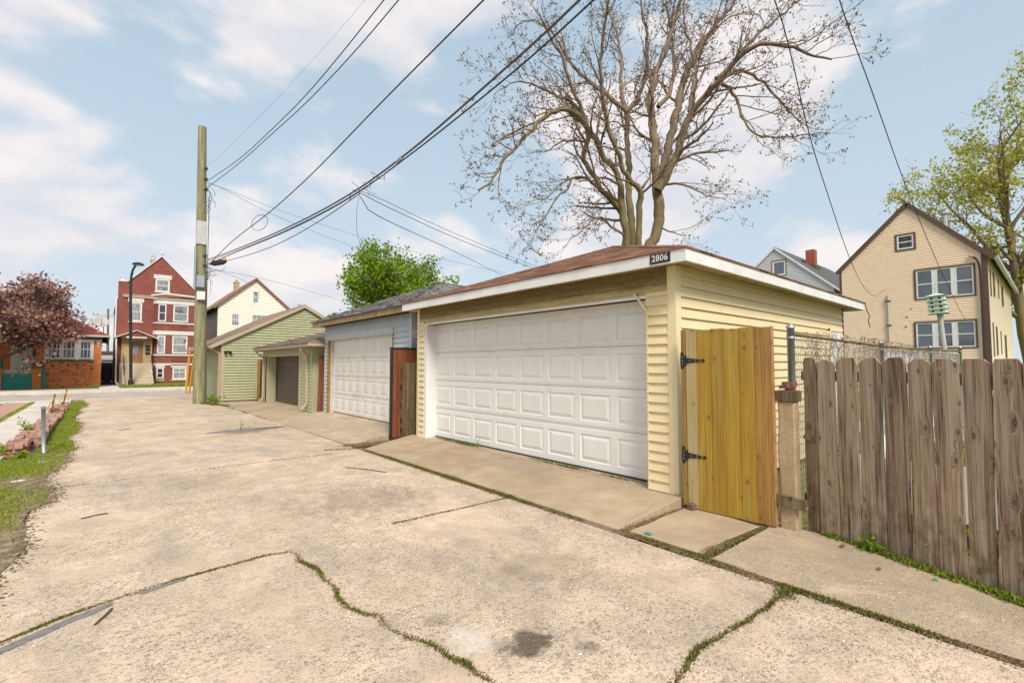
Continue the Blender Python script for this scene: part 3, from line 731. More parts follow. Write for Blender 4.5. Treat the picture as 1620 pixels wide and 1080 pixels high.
t = MB(); lo = [(x, y, z - .012) for x, y, z in E_]
t.add(E_ + Rg + lo, [(0, 1, 5, 4), (1, 2, 5), (2, 3, 4, 5), (3, 0, 4), (6, 7, 1, 0), (7, 8, 2, 1), (8, 9, 3, 2), (9, 6, 0, 3), (9, 8, 7, 6)]); mk('roof', t, 'roof_brown_red', yg)
shingles(yg, E_[3], E_[0], Rg[0], Rg[0], .135, .30, 'shingle_brown', seed=3, rough=.006, lift=.006)
shingles(yg, E_[0], E_[1], Rg[0], Rg[1], .135, .30, 'shingle_brown', seed=4, rough=.006, lift=.006)
hc = MB()
for i in range(1, 20):
    a = Vector(E_[0]).lerp(Vector(Rg[0]), i / 20); b = Vector(E_[0]).lerp(Vector(Rg[0]), (i + 1.1) / 20)
    q = Vector((.7, -.7, 0)) * .09
    hc.add([a + q + Vector((0,0,-.004)), a - q + Vector((0,0,-.004)), a + Vector((0,0,.018)), b + q + Vector((0,0,-.012)), b - q + Vector((0,0,-.012)), b + Vector((0,0,.010))], [(0, 2, 5, 3), (2, 1, 4, 5), (0, 1, 2)])
mk('hip_shingles', hc, 'shingle_brown', yg, kind='stuff')
# number plate
pl = MB(); pl.box(ex - .008, ex, 2.625, 2.865, 2.580, 2.680); plate = mk('number_plate', pl, 'black_iron', yg)
def text_mesh(name, body, size, material, parent, loc, rot, ext=.002, scale=(1, 1, 1), space=1.0):
    cu = bpy.data.curves.new(name, 'FONT'); cu.body = body; cu.size = size; cu.extrude = ext; cu.align_x = 'CENTER'; cu.align_y = 'CENTER'; cu.space_character = space
    cu.offset = size * .012
    ob = bpy.data.objects.new(name, cu); col.objects.link(ob); bpy.context.view_layer.update()
    me = bpy.data.meshes.new_from_object(ob.evaluated_get(bpy.context.evaluated_depsgraph_get())); bpy.data.objects.remove(ob)
    me.materials.clear(); o = link(name, me, material); o.location = loc; o.rotation_euler = rot; o.scale = scale
    if parent: o.parent = parent; o.location = Vector(loc) - wloc(parent)
    return o
text_mesh('number', '2806', .098, 'white_stone', plate, (ex - .011, 2.745, 2.631), (math.radians(90), 0, math.radians(-90)), scale=(.92, 1.0, 1), space=1.1)
# side door
t = MB(); fs.box(t, 10.0, 10.62, .1, 2.12, .0, .03); d_ = mk('side_door', t, 'white_trim', yg)
t = MB(); fs.box(t, 9.95, 10.0, .1, 2.17, 0, .045); fs.box(t, 10.62, 10.66, .1, 2.17, 0, .045); fs.box(t, 9.95, 10.66, 2.12, 2.17, 0, .046); mk('door_casing', t, 'yellow_post', yg)
t = MB(); t.tube([(ex1 - .02, ey - .01, 2.68), (ex1 + .02, ey - .03, 2.55), (ex1 + .10, ey - .05, 2.45), (ex1 + .0, ey - .05, 2.35), (ex1 + .06, ey - .06, 2.22)], .008, 5); mk('dangling_wire', t, 'cable', yg)

# ------------------------------------------------------------------ blue garage
bg_ = thing('blue_garage', 'light blue-grey sided garage with flaking ochre fascia and curled grey shingles', 'garage', (4.95, 11.4, 0))
X0, Y0, Y1, X1 = 4.93, 8.92, 14.0, 10.4; zb = .15
D0, D1, DZ = 9.75, 13.72, 2.19
c = MB(); c.box(X0 + .012, X0 + .14, Y0 + .01, D0, zb, 2.62); c.box(X0 + .012, X0 + .14, D1, Y1 - .01, zb, 2.62); c.box(X0 + .012, X0 + .14, D0, D1, DZ, 2.62)
c.box(X0 + .14, X1, Y0 + .01, Y0 + .12, 0, 2.62); c.box(X0 + .14, X1, Y1 - .12, Y1 - .01, 0, 2.62); mk('wall', c, 'blue_vinyl', bg_)
ff = Fr((X0, 0, 0), (0, 1, 0), (-1, 0, 0)); fs = Fr((0, Y0, 0), (1, 0, 0), (0, -1, 0))
lap(bg_, ff, Y0 + .08, D0 - .06, zb, 2.36, .115, 'blue_vinyl', thick=.02); lap(bg_, ff, D1 + .06, Y1 - .05, zb, 2.36, .115, 'blue_vinyl', thick=.02)
lap(bg_, ff, Y0 + .08, Y1 - .05, 2.361, 2.60, .12, 'blue_vinyl', thick=.02)
lap(bg_, fs, X0 + .08, X1, .1, 2.60, .115, 'blue_vinyl', thick=.02)
p = MB(); p.box(X0 - .02, X0 + .08, Y0 - .02, Y0 + .08, zb, 2.60); p.box(X0 - .02, X0 + .05, Y1 - .05, Y1 + .015, zb, 2.60); mk('corner_post', p, 'blue_vinyl', bg_)
t = MB(); t.box(X0 - .018, X0 + .02, D0, D1 + .06, DZ + .006, DZ + .17); mk('door_header', t, 'blue_vinyl', bg_)
for q0, q1 in ((D1 - .02, D1 + .058), (D0 - .058, D0 + .02)): t = MB(); t.box(X0 - .022, X0 + .10, q0, q1, zb, DZ); mk('door_jamb', t, 'ochre_wood', bg_, bevel=.003)
t = MB(); t.box(X0 + .04, X0 + .14, D1 - .06, D1 - .022, zb, DZ); mk('door_stop', t, 'box_grey', bg_)
garage_door(bg_, X0 + .12, D0 + .02, D1 - .06, zb + .03, DZ, 4, 8, 'door_white_old')
ex, ey, ex1, ey1 = 4.62, 8.60, 10.7, 14.22
t = MB(); t.box(ex, ex + .022, ey, ey1, 2.58, 2.70); mk('fascia_board', t, 'old_fascia', bg_)
t = MB(); t.box(ex + .025, ex1, ey, ey + .02, 2.58, 2.70); mk('fascia_board', t, 'white_trim', bg_)
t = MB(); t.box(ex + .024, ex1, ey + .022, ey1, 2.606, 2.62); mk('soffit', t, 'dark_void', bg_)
t = MB(); t.box(ex - .012, ex, 12.15, 12.27, 2.60, 2.68); mk('house_number_plate', t, 'box_steel', bg_)
ym = (ey + ey1) / 2; ax0, ax1 = ex + 2.65, 9.2; az = 3.83; zr = 2.715
E_ = [(ex - .04, ey - .04, zr), (ex1 + .04, ey - .04, zr), (ex1 + .04, ey1 + .04, zr), (ex - .04, ey1 + .04, zr)]; Rg = [(ax0, ym, az), (ax1, ym, az)]
t = MB(); lo = [(x, y, z - .014) for x, y, z in E_]
t.add(E_ + Rg + lo, [(0, 1, 5, 4), (1, 2, 5), (2, 3, 4, 5), (3, 0, 4), (6, 7, 1, 0), (7, 8, 2, 1), (8, 9, 3, 2), (9, 6, 0, 3), (9, 8, 7, 6)]); mk('roof', t, 'roof_dark', bg_)
shingles(bg_, E_[3], E_[0], Rg[0], Rg[0], .15, .33, 'shingle_grey', seed=5, rough=.035, lift=.014)
shingles(bg_, E_[0], E_[1], Rg[0], Rg[1], .15, .33, 'shingle_grey', seed=6, rough=.035, lift=.014)

# ------------------------------------------------------------------ small garage with the brown door
tg = thing('small_green_garage', 'small olive garage with dark brown panelled door and tan downspouts', 'garage', (4.75, 17.4, 0))
X0, Y0, Y1, X1 = 4.72, 14.45, 20.1, 10.5
D0, D1, DZ = 15.65, 19.45, 1.80; XD = X0 + .32
c = MB(); c.box(X0 + .01, X0 + .30, Y0 + .01, D0, .1, 2.08); c.box(X0 + .01, X0 + .30, D1, Y1 - .01, .1, 2.08); c.box(X0 + .01, X0 + .30, D0, D1, DZ + .02, 2.08)
c.box(X0 + .30, X1, Y0 + .01, Y0 + .12, 0, 2.08); c.box(X0 + .30, X1, Y1 - .12, Y1 - .01, 0, 2.08); mk('wall', c, 'green_vinyl', tg)
ff = Fr((X0, 0, 0), (0, 1, 0), (-1, 0, 0))
lap(tg, ff, Y0 + .02, D0 - .14, .12, 2.06, .10, 'green_vinyl'); lap(tg, ff, D1 + .2, Y1 - .02, .12, 2.06, .10, 'green_vinyl'); lap(tg, ff, D0 - .14, D1 + .2, DZ + .10, 2.06, .08, 'green_vinyl')
t = MB(); t.box(X0 - .03, X0 + .12, D0 - .14, D0 - .02, .12, 2.05); mk('corner_post', t, 'beige_trim', tg, bevel=.004)
t = MB()
for i in range(6): t.box(X0 - .02 + i * .055, X0 + .03 + i * .055, D1 + .002, D1 + .03 + (i == 0) * .17, .12, DZ + .02)
t.box(X0 - .02, X0 + .02, D1 + .04, D1 + .2, .12, DZ + .1); mk('door_jamb', t, 'beige_trim', tg, bevel=.003)
t = MB(); t.box(X0 - .01, XD, D0, D1, DZ, DZ + .05); mk('door_header', t, 'beige_trim', tg)
garage_door(tg, XD, D0, D1, .14, DZ, 4, 8, 'door_brown')
ex, ey, ex1, ey1 = 4.42, 13.95, 10.9, 20.35
t = MB(); t.box(ex, ex + .10, ey, ey1, 2.03, 2.13); t.box(ex + .1, ex1, ey1 - .02, ey1, 2.03, 2.12); t.box(ex + .1, ex1, ey, ey + .02, 2.03, 2.12); mk('gutter', t, 'beige_trim', tg, bevel=.012)
t = MB(); t.box(ex + .10, ex1, ey + .02, ey1 - .02, 2.07, 2.08); mk('soffit', t, 'beige_trim', tg)
downspout(tg, [(ex + .05, 20.1, 2.03), (ex + .06, 20.05, 1.93), (X0 - .05, 19.85, 1.78), (X0 - .05, 19.85, .25), (X0 - .16, 19.85, .14)], 'beige_trim')
downspout(tg, [(ex + .05, 14.75, 2.03), (ex + .06, 14.75, 1.93), (X0 - .05, 14.78, 1.78), (X0 - .05, 14.78, .32), (X0 - .2, 14.85, .18)], 'beige_trim')
ym = (ey + ey1) / 2; zr = 2.14; E_ = [(ex - .03, ey, zr), (ex1, ey, zr), (ex1, ey1, zr), (ex - .03, ey1, zr)]; Rg = [(ex + 3.2, ym, 3.1), (ex1 - 2.5, ym, 3.1)]
t = MB(); lo = [(x, y, z - .014) for x, y, z in E_]
t.add(E_ + Rg + lo, [(0, 1, 5, 4), (1, 2, 5), (2, 3, 4, 5), (3, 0, 4), (6, 7, 1, 0), (7, 8, 2, 1), (8, 9, 3, 2), (9, 6, 0, 3), (9, 8, 7, 6)]); mk('roof', t, 'roof_tan', tg)
shingles(tg, E_[3], E_[0], Rg[0], Rg[0], .15, .33, 'shingle_tan', seed=7, rough=.01)

# ------------------------------------------------------------------ green garage on the corner
gg = thing('green_garage', 'larger olive green vinyl-sided garage with tan rake trim beside the wooden utility pole', 'garage', (5.0, 22.2, 0))
X0, Y0, X1, Y1 = 3.68, 22.2, 9.98, 28.3; XM, ZE, ZP = 6.83, 2.44, 4.13
c = MB(); c.extr([(X0 + .01, Y0 + .01, 0), (X1 - .01, Y0 + .01, 0), (X1 - .01, Y0 + .01, ZE), (XM, Y0 + .01, ZP - .02), (X0 + .01, Y0 + .01, ZE)], (0, Y1 - Y0 - .02, 0)); mk('wall', c, 'green_vinyl', gg)
fg = Fr((0, Y0, 0), (1, 0, 0), (0, -1, 0))
sl = (ZP - ZE) / (XM - X0)
lap(gg, fg, 0, 0, .06, ZP - .03, .112, 'green_vinyl', iv=lambda z: (X0 + .07, X1 - .07) if z < ZE else (X0 + .02 + (z - ZE) / sl, X1 - .02 - (z - ZE) / sl), thick=.027)
fl = Fr((X0, 0, 0), (0, 1, 0), (-1, 0, 0))
lap(gg, fl, Y0 + .02, Y1 - .02, .06, ZE - .02, .112, 'green_vinyl', thick=.027)
t = MB(); t.box(X0 - .03, X0 + .09, Y0 - .03, Y0 + .07, .02, ZE - .02); mk('corner_post', t, 'beige_trim', gg)
OV = .42; re = [(X0 - OV, ZE + .06 - OV * sl), (XM, ZP + .06), (X1 + OV, ZE + .06 - OV * sl)]
for i in (0, 1):
    (xa, za), (xb, zb_) = re[i], re[i + 1]
    t = MB(); t.extr([(xa, Y0 - .14, za - .14), (xb, Y0 - .14, zb_ - .14), (xb, Y0 - .14, zb_), (xa, Y0 - .14, za)], (0, .03, 0)); mk('rake_board', t, 'beige_trim', gg)
    t = MB(); t.extr([(xa, Y0 - .11, za - .07), (xb, Y0 - .11, zb_ - .07), (xb, Y0 - .11, zb_ + .02), (xa, Y0 - .11, za + .02)], (0, Y1 - Y0 + .3, 0)); mk('roof', t, 'roof_tan', gg)
xa, za = re[0]
t = MB(); t.box(xa - .1, xa, Y0 - .12, Y1 + .2, za - .11, za + .0); mk('gutter', t, 'beige_trim', gg, bevel=.01)
downspout(gg, [(xa - .02, Y0 + .1, za - .1), (X0 - .06, Y0 + .12, za - .3), (X0 - .06, Y0 + .12, .1), (X0 - .2, Y0 + .1, .05)], 'beige_trim')
fl_ = MB(); fl_.box(3.75, 3.95, Y0 - .05, Y0 - .02, 2.0, 2.06); fl_.tube([(3.80, Y0 - .03, 2.03), (3.78, Y0 - .16, 1.98)], .05, 8); fl_.tube([(3.92, Y0 - .03, 2.03), (3.98, Y0 - .16, 1.98)], .05, 8); mk('flood_light', fl_, 'dark_void', gg)
v_ = MB(); v_.tube([(4.6, Y0 + .02, 2.98), (4.6, Y0 - .06, 2.98)], .05, 8); mk('camera_dome', v_, 'dark_void', gg)
# dark board fence between the two green garages
df = thing('board_fence', 'narrow dark brown board fence between the two olive garages', 'fence', (4.95, 21, 0))
for i in range(4):
    t = MB(); t.box(5.05, 5.08, 20.18 + i * .48, 20.62 + i * .48, .02, 1.68 + .02 * (i % 2)); mk('board', t, 'dark_fence_wood', df)
t = MB(); t.box(4.98, 5.05, 21.95, 22.1, 0, 1.72); mk('post', t, 'ochre_wood', df)
lb_ = tagit(mk('leaning_board', MB().bar((4.95, 14.22, .1), (5.02, 14.32, 1.75), .3, .03), 'red_plank'), 'reddish brown board leaning between the blue garage and the small olive garage', 'board')

# ------------------------------------------------------------------ plank gate leaf and rotten fence between yellow and blue garages
pg = thing('plank_gate', 'open red-brown plank gate leaf in a black metal frame beside the yellow garage', 'gate', (4.68, 8.72, 0))
G0, G1, GY, GZ = 4.37, 4.97, 8.72, 1.85
t = MB(); t.box(G0, G0 + .03, GY - .02, GY + .05, .06, GZ); t.box(G0 + .03, G1, GY - .018, GY + .048, GZ - .03, GZ); t.box(G1 - .03, G1, GY - .017, GY + .047, .5, GZ - .03); mk('frame', t, 'black_iron', pg, bevel=.004)
t = MB(); t.box(G0 - .006, G0, GY - .022, GY + .052, .02, GZ + .004); mk('edge_strip', t, 'black_iron', pg)
for i in range(5):
    w = (G1 - G0 - .04) / 5; t = MB(); t.box(G0 + .032 + i * w, G0 + .028 + (i + 1) * w, GY, GY + .02, .05 + R.uniform(0, .02), GZ - .032); mk('plank', t, 'red_plank', pg)
rf = thing('rotten_fence', 'short weathered mossy plank fence in front of the red-brown gate at the yellow garage corner', 'fence', (4.8, 8.6, 0))
x_ = 4.55
for i, w in enumerate((.075, .09, .085, .06, .07)):
    t = MB(); zt = 1.56 - R.uniform(0, .02)
    n = 8; P = []
    for j in range(n + 1):
        z = .06 + (zt - .06) * j / n; e0 = R.uniform(-.005, .005); P.append((x_ + e0, x_ + w - .006 + R.uniform(-.006, .004), z))
    for (a0, a1, z0_), (b0, b1, z1_) in zip(P[:-1], P[1:]):
        dd = R.uniform(0, .012); t.hexa([(a0, 8.58 + dd, z0_), (a1, 8.58 + dd, z0_), (a1, 8.61, z0_), (a0, 8.61, z0_), (b0, 8.58 + dd, z1_), (b1, 8.58 + dd, z1_), (b1, 8.61, z1_), (b0, 8.61, z1_)])
    mk('plank', t, 'rotten_plank', rf); x_ += w
for z in (.25, .43, .75, 1.1):
    t = MB(); t.box(4.54, 4.93, 8.612, 8.65, z, z + .09); mk('rail', t, 'rotten_plank', rf)
wg = thing('wire_gate', 'black metal framed gate panel standing behind the red-brown plank gate', 'gate', (5.1, 8.8, 0))
t = MB(); t.bar((5.02, 8.80, .1), (5.02, 8.80, 2.0), .025, .03); t.bar((5.02, 8.80, 2.0), (5.6, 8.80, 2.0), .03, .03); t.bar((5.6, 8.8, .1), (5.6, 8.8, 2.0), .03, .03); mk('frame', t, 'black_iron', wg)
t = MB(); t.box(4.98, 5.02, 8.76, 8.79, 1.45, 1.62); mk('latch', t, 'black_iron', wg)

# ------------------------------------------------------------------ new wooden gate
ng = thing('wooden_gate', 'new yellowish-green pine board gate with two black strap hinges at the yellow garage corner', 'gate', (4.68, 2.2, 0))
gA, gB = Vector((4.655, 2.625, 0)), Vector((4.685, 1.74, 0)); gu = (gB - gA).normalized(); gn = Vector((-gu.y, gu.x, 0)); gn = -gn if gn.x > 0 else gn
L = (gB - gA).length
def gbox(mb, s0, s1, d0, d1, z0a, z0b, z1a, z1b):
    q = lambda s, d, z: tuple(gA + gu * s + gn * d + Vector((0, 0, z)))
    return mb.hexa([q(s0, d0, z0a), q(s1, d0, z0b), q(s1, d1, z0b), q(s0, d1, z0a), q(s0, d0, z1a), q(s1, d0, z1b), q(s1, d1, z1b), q(s0, d1, z1a)])
def gz1(s): return 1.865 - .012 * s
def gz0(s): return .035 - .0 * s
t = MB(); gbox(t, 0, .045, -.02, .018, .05, .05, 1.865, 1.865); mk('hinge_post', t, 'brown_pine', ng, bevel=.002, label='orange-brown hinge post strip')
ws = [.118, .148, .142, .140, .140, .140]; s = .052; tot = sum(ws); k = (L - .052 - .012) / tot
for i, w in enumerate(ws):
    w *= k; t = MB(); dz = R.uniform(-.006, .006)
    gbox(t, s + .0015, s + w - .0015, 0, .018 + R.uniform(-.002, .002), gz0(s), gz0(s), gz1(s) + dz, gz1(s + w) + dz)
    mk('board', t, 'pale_pine' if i == 0 else ('brown_pine' if i == 5 else 'green_pine'), ng, bevel=.0015); s += w
t = MB(); gbox(t, L - .010, L + .002, -.045, .012, .04, .04, 1.86, 1.86); mk('end_board', t, 'orange_wood', ng)
for z in (.40, 1.52):
    t = MB(); gbox(t, .06, L - .02, -.04, -.001, z, z, z + .09, z + .09); mk('rail', t, 'green_pine', ng)
for zc in (1.545, .565):
    t = MB(); gbox(t, -.005, .062, .019, .026, zc - .05, zc - .05, zc + .05, zc + .05)
    q = lambda s, d, z: tuple(gA + gu * s + gn * d + Vector((0, 0, z)))
    for sg in (-1, 1):      # fleur tips
        t.extr([q(-.004, .0185, zc + sg * .05), q(.030, .0185, zc + sg * .05), q(.026, .0185, zc + sg * .066), q(.034, .0185, zc + sg * .072), q(.013, .0185, zc + sg * .095), q(-.010, .0185, zc + sg * .072), q(.0, .0185, zc + sg * .066)], gn * .006)
    t.extr([q(.062, .0185, zc - .028), q(.225, .0185, zc - .008), q(.235, .0185, zc - .02), q(.262, .0185, zc), q(.235, .0185, zc + .02), q(.225, .0185, zc + .008), q(.062, .0185, zc + .028)], gn * .006)
    t.tube([q(.048, .022, zc - .052), q(.048, .022, zc + .052)], .010, 8)
    mk('strap_hinge', t, 'black_iron', ng)
    b_ = MB()
    for (s_, z_) in ((.02, .035), (.02, -.035), (.10, 0), (.16, 0), (.215, 0), (.02, 0)):
        b_.tube([q(s_, .024, zc + z_), q(s_, .031, zc + z_)], .006, 6)
    mk('bolt', b_, 'galvanised', ng)

# ------------------------------------------------------------------ concrete post with strapped wood
cp = thing('concrete_post', 'tan concrete gatepost strapped with old timber and topped with crumbling brick', 'post', (4.8, 1.66, 0))
t = MB(); n = 9; P = []
for j in range(n + 1):
    z = -.05 + 1.22 * j / n; e = lambda: R.uniform(-.006, .006); hw = .070
    P.append([(4.80 - hw + e(), 1.655 - hw + e(), z), (4.80 + hw + e(), 1.655 - hw + e(), z), (4.80 + hw + e(), 1.655 + hw + e(), z), (4.80 - hw + e(), 1.655 + hw + e(), z)])
vs2 = [v for r_ in P for v in r_]; fs2 = [(4*j + i, 4*j + (i+1) % 4, 4*j + 4 + (i+1) % 4, 4*j + 4 + i) for j in range(n) for i in range(4)] + [tuple(4*n + i for i in range(4))]
t.add(vs2, fs2); mk('shaft', t, 'post_concrete', cp, bevel=.012)
mk('timber_strap', MB().box(4.712, 4.89, 1.57, 1.745, 1.165, 1.265), 'rotten_plank', cp, bevel=.006)
mk('timber_strap', MB().bar((4.700, 1.775, .285), (4.712, 1.50, .265), .03, .10), 'rotten_plank', cp, bevel=.004)
mk('timber_strap', MB().bar((4.86, 1.55, .86), (4.90, 1.40, .80), .03, .05), 'rotten_plank', cp, bevel=.004)
rr = np.random.default_rng(5)
for i in range(7):
    t = MB(); cx, cy, s = 4.80 + rr.normal(0, .028), 1.655 + rr.normal(0, .028), rr.uniform(.025, .048)
    b8 = [(cx + a * s * rr.uniform(.7, 1.2), cy + b * s * rr.uniform(.7, 1.2), 1.265 + c_ * s * rr.uniform(.5, 1.1) + i * .006) for c_ in (0, 1.3) for a, b in ((-1, -1), (1, -1), (1, 1), (-1, 1))]
    t.hexa(b8); mk('brick_rubble', t, 'red_brick_chip', cp, label='crumbling reddish brick lump')

# ------------------------------------------------------------------ weathered picket fence
pf = thing('picket_fence', 'weathered brown dog-eared picket fence at the right edge of the alley', 'fence', (4.7, .9, 0))
fA = Vector((4.93, 1.57, 0)); fB = Vector((4.46, .20, 0)); fu = (fB - fA).normalized(); fn = Vector((-fu.y, fu.x, 0)); fn = -fn if fn.x > 0 else fn
rows = [(.018, .139, 1.56, .02, .136, .0), (.149, .300, 1.555, .142, .312, .0), (.325, .490, 1.553, .322, .482, .02), (.506, .672, 1.55, .490, .672, -.02),
        (.686, .848, 1.55, .678, .842, -.0), (.860, 1.003, 1.548, .850, 1.008, -.02), (1.016, 1.172, 1.546, 1.016, 1.172, -.02), (1.184, 1.340, 1.546, 1.182, 1.322, -.02),
        (1.350, 1.492, 1.544, 1.334, 1.478, -.02), (1.502, 1.640, 1.542, 1.488, 1.628, -.02), (1.655, 1.80, 1.54, 1.64, 1.78, -.02), (1.81, 1.95, 1.54, 1.79, 1.94, -.02)]
for i, (a, b, zt, c0, c1, zb_) in enumerate(rows):
    w = b - a; ce = min(.035, w * .25); th = .016; n = 10; d0 = R.uniform(-.003, .003); bow = R.uniform(-.006, .006)
    prof = []                        # left/right edges bottom to top, with slow wander
    wl, wr = R.uniform(0, 6), R.uniform(0, 6)
    for j in range(n + 1):
        tt = j / n; z = zb_ + (zt - .04 - zb_) * tt
        prof.append((c0 + (a - c0) * tt + .003 * math.sin(tt * 9 + wl), c1 + (b - c1) * tt + .003 * math.sin(tt * 8 + wr), z, d0 + bow * math.sin(tt * math.pi)))
    zt += R.uniform(-.008, .008); le, ri = ce * R.uniform(.35, 1.5), ce * R.uniform(.35, 1.5)
    if i == 1: ri = w * .5
    prof.append((a + le, b - ri, zt, d0)); 
    V = []; q = lambda s, d, z: tuple(fA + fu * s + fn * d + Vector((0, 0, z)))
    for (l_, r_, z, d) in prof: V += [q(l_, d, z), q(r_, d, z), q(r_, d + th, z), q(l_, d + th, z)]
    m_ = len(prof); F = [(4*j + k, 4*j + (k+1) % 4, 4*j + 4 + (k+1) % 4, 4*j + 4 + k) for j in range(m_ - 1) for k in range(4)] + [(3, 2, 1, 0), tuple(4*(m_-1) + k for k in range(4))]
    t = MB(); t.add(V, F); mk('picket', t, 'weathered_picket', pf, bevel=.0015)
for z in (.28, 1.40):
    t = MB(); t.bar(fA + fu * -.02 - fn * .022 + Vector((0, 0, z)), fA + fu * 2.0 - fn * .022 + Vector((0, 0, z)), .036, .085); mk('rail', t, 'weathered_picket', pf)
t = MB()
for (a, b, zt, *_r) in rows:
    for s_ in (a + .03, b - .03):
        for z in (1.39, .28): 
            p_ = fA + fu * s_ + fn * .016 + Vector((0, 0, z)); t.tube([p_, p_ + fn * .003], .003, 5)
mk('nail', t, 'galvanised', pf, kind='stuff')

# ------------------------------------------------------------------ chain link fence behind
cf = thing('chain_link_fence', 'old chain-link fence with grey steel posts running along the side of the yellow garage', 'fence', (10, 1.72, 0))
FY = 1.72
for i, (x, z, r_) in enumerate(((5.10, 1.86, .034), (8.65, 1.82, .030), (12.7, 1.85, .03), (17.1, 1.95, .034))):
    t = MB(); t.tube([(x, FY, -.05), (x, FY, z)], r_, 14); t.tube([(x, FY, z), (x, FY, z + .015), (x, FY, z + .035), (x, FY, z + .045)], [r_ + .006, r_ + .006, r_ * .7, .004], 14)
    t.tube([(x, FY, z - .10), (x, FY, z - .07)], r_ + .005, 14)
    mk('post', t, 'galvanised', cf, smooth=True)
t = MB(); t.tube([(5.12, FY, 1.80), (8.65, FY, 1.775), (12.7, FY, 1.80), (17.1, FY, 1.87)], .016, 8); mk('top_rail', t, 'rotten_plank', cf)
polys = []; step = .060; x = 5.16; k = 0; zn = int((1.77 - .05) / (step / 2))
while x < 17.0:
    zz = .05 + np.arange(zn + 1) * step / 2; xs = x + ((np.arange(zn + 1) + 0) % 2) * step / 2 * (1 if k % 2 else 1)
    xs = x + (np.arange(zn + 1) % 2) * step
    top = 1.79 - .03 * math.sin((x - 5.1) / 3.55 * math.pi) * (x < 8.7)
    zz = zz / zz[-1] * top
    polys.append((np.stack([xs, np.full(zn + 1, FY) + ((np.arange(zn + 1) % 2) - .5) * .006, zz], 1), np.full(zn + 1, .0040))); x += step; k += 1
V, F = tube_batch(polys, 3); link('wire_mesh', np_mesh('wire_mesh', V, F), 'fence_wire', cf, kind='stuff')
# dead vines tangled in the fence
rv = np.random.default_rng(21); polys = []
for i in range(520):
    x = rv.uniform(5.2, 17) if i % 2 else rv.choice([8.0, 9.2, 6.3, 11]) + rv.normal(0, .45); z = rv.uniform(1.45, 1.84); p = np.array([x, FY + rv.normal(0, .03), z]); d = rv.normal(0, 1, 3); pts = [p]
    for j in range(7):
        d = d * .7 + rv.normal(0, .6, 3); d[1] *= .4; p = p + d / np.linalg.norm(d) * .045; p[2] = min(p[2], 1.86); pts.append(p)
    polys.append((np.array(pts), np.full(8, .0022)))
V, F = tube_batch(polys, 3); tagit(link('dead_vine', np_mesh('dead_vine', V, F), 'bark_twig', kind='stuff'), 'dry tangled vine twigs caught along the top of the chain-link fence', 'dead vine', kind='stuff')
t = MB(); 
xs = np.linspace(9.1, 11.9, 40)
for a, b in zip(xs[:-1], xs[1:]):
    f_ = lambda q: FY + .05 + .03 * math.sin(q * 11)
    t.add([(a, f_(a), .3), (b, f_(b), .3), (b, f_(b), 1.72 + .03 * math.sin(b * 7)), (a, f_(a), 1.72 + .03 * math.sin(a * 7))], [(0, 1, 2, 3)])
sh = tagit(mk('plastic_sheet', t, 'paper', smooth=True), 'crumpled white plastic sheet hung behind the chain-link fence near the side door', 'sheet')
so = sh.modifiers.new('thick', 'SOLIDIFY'); so.thickness = .003
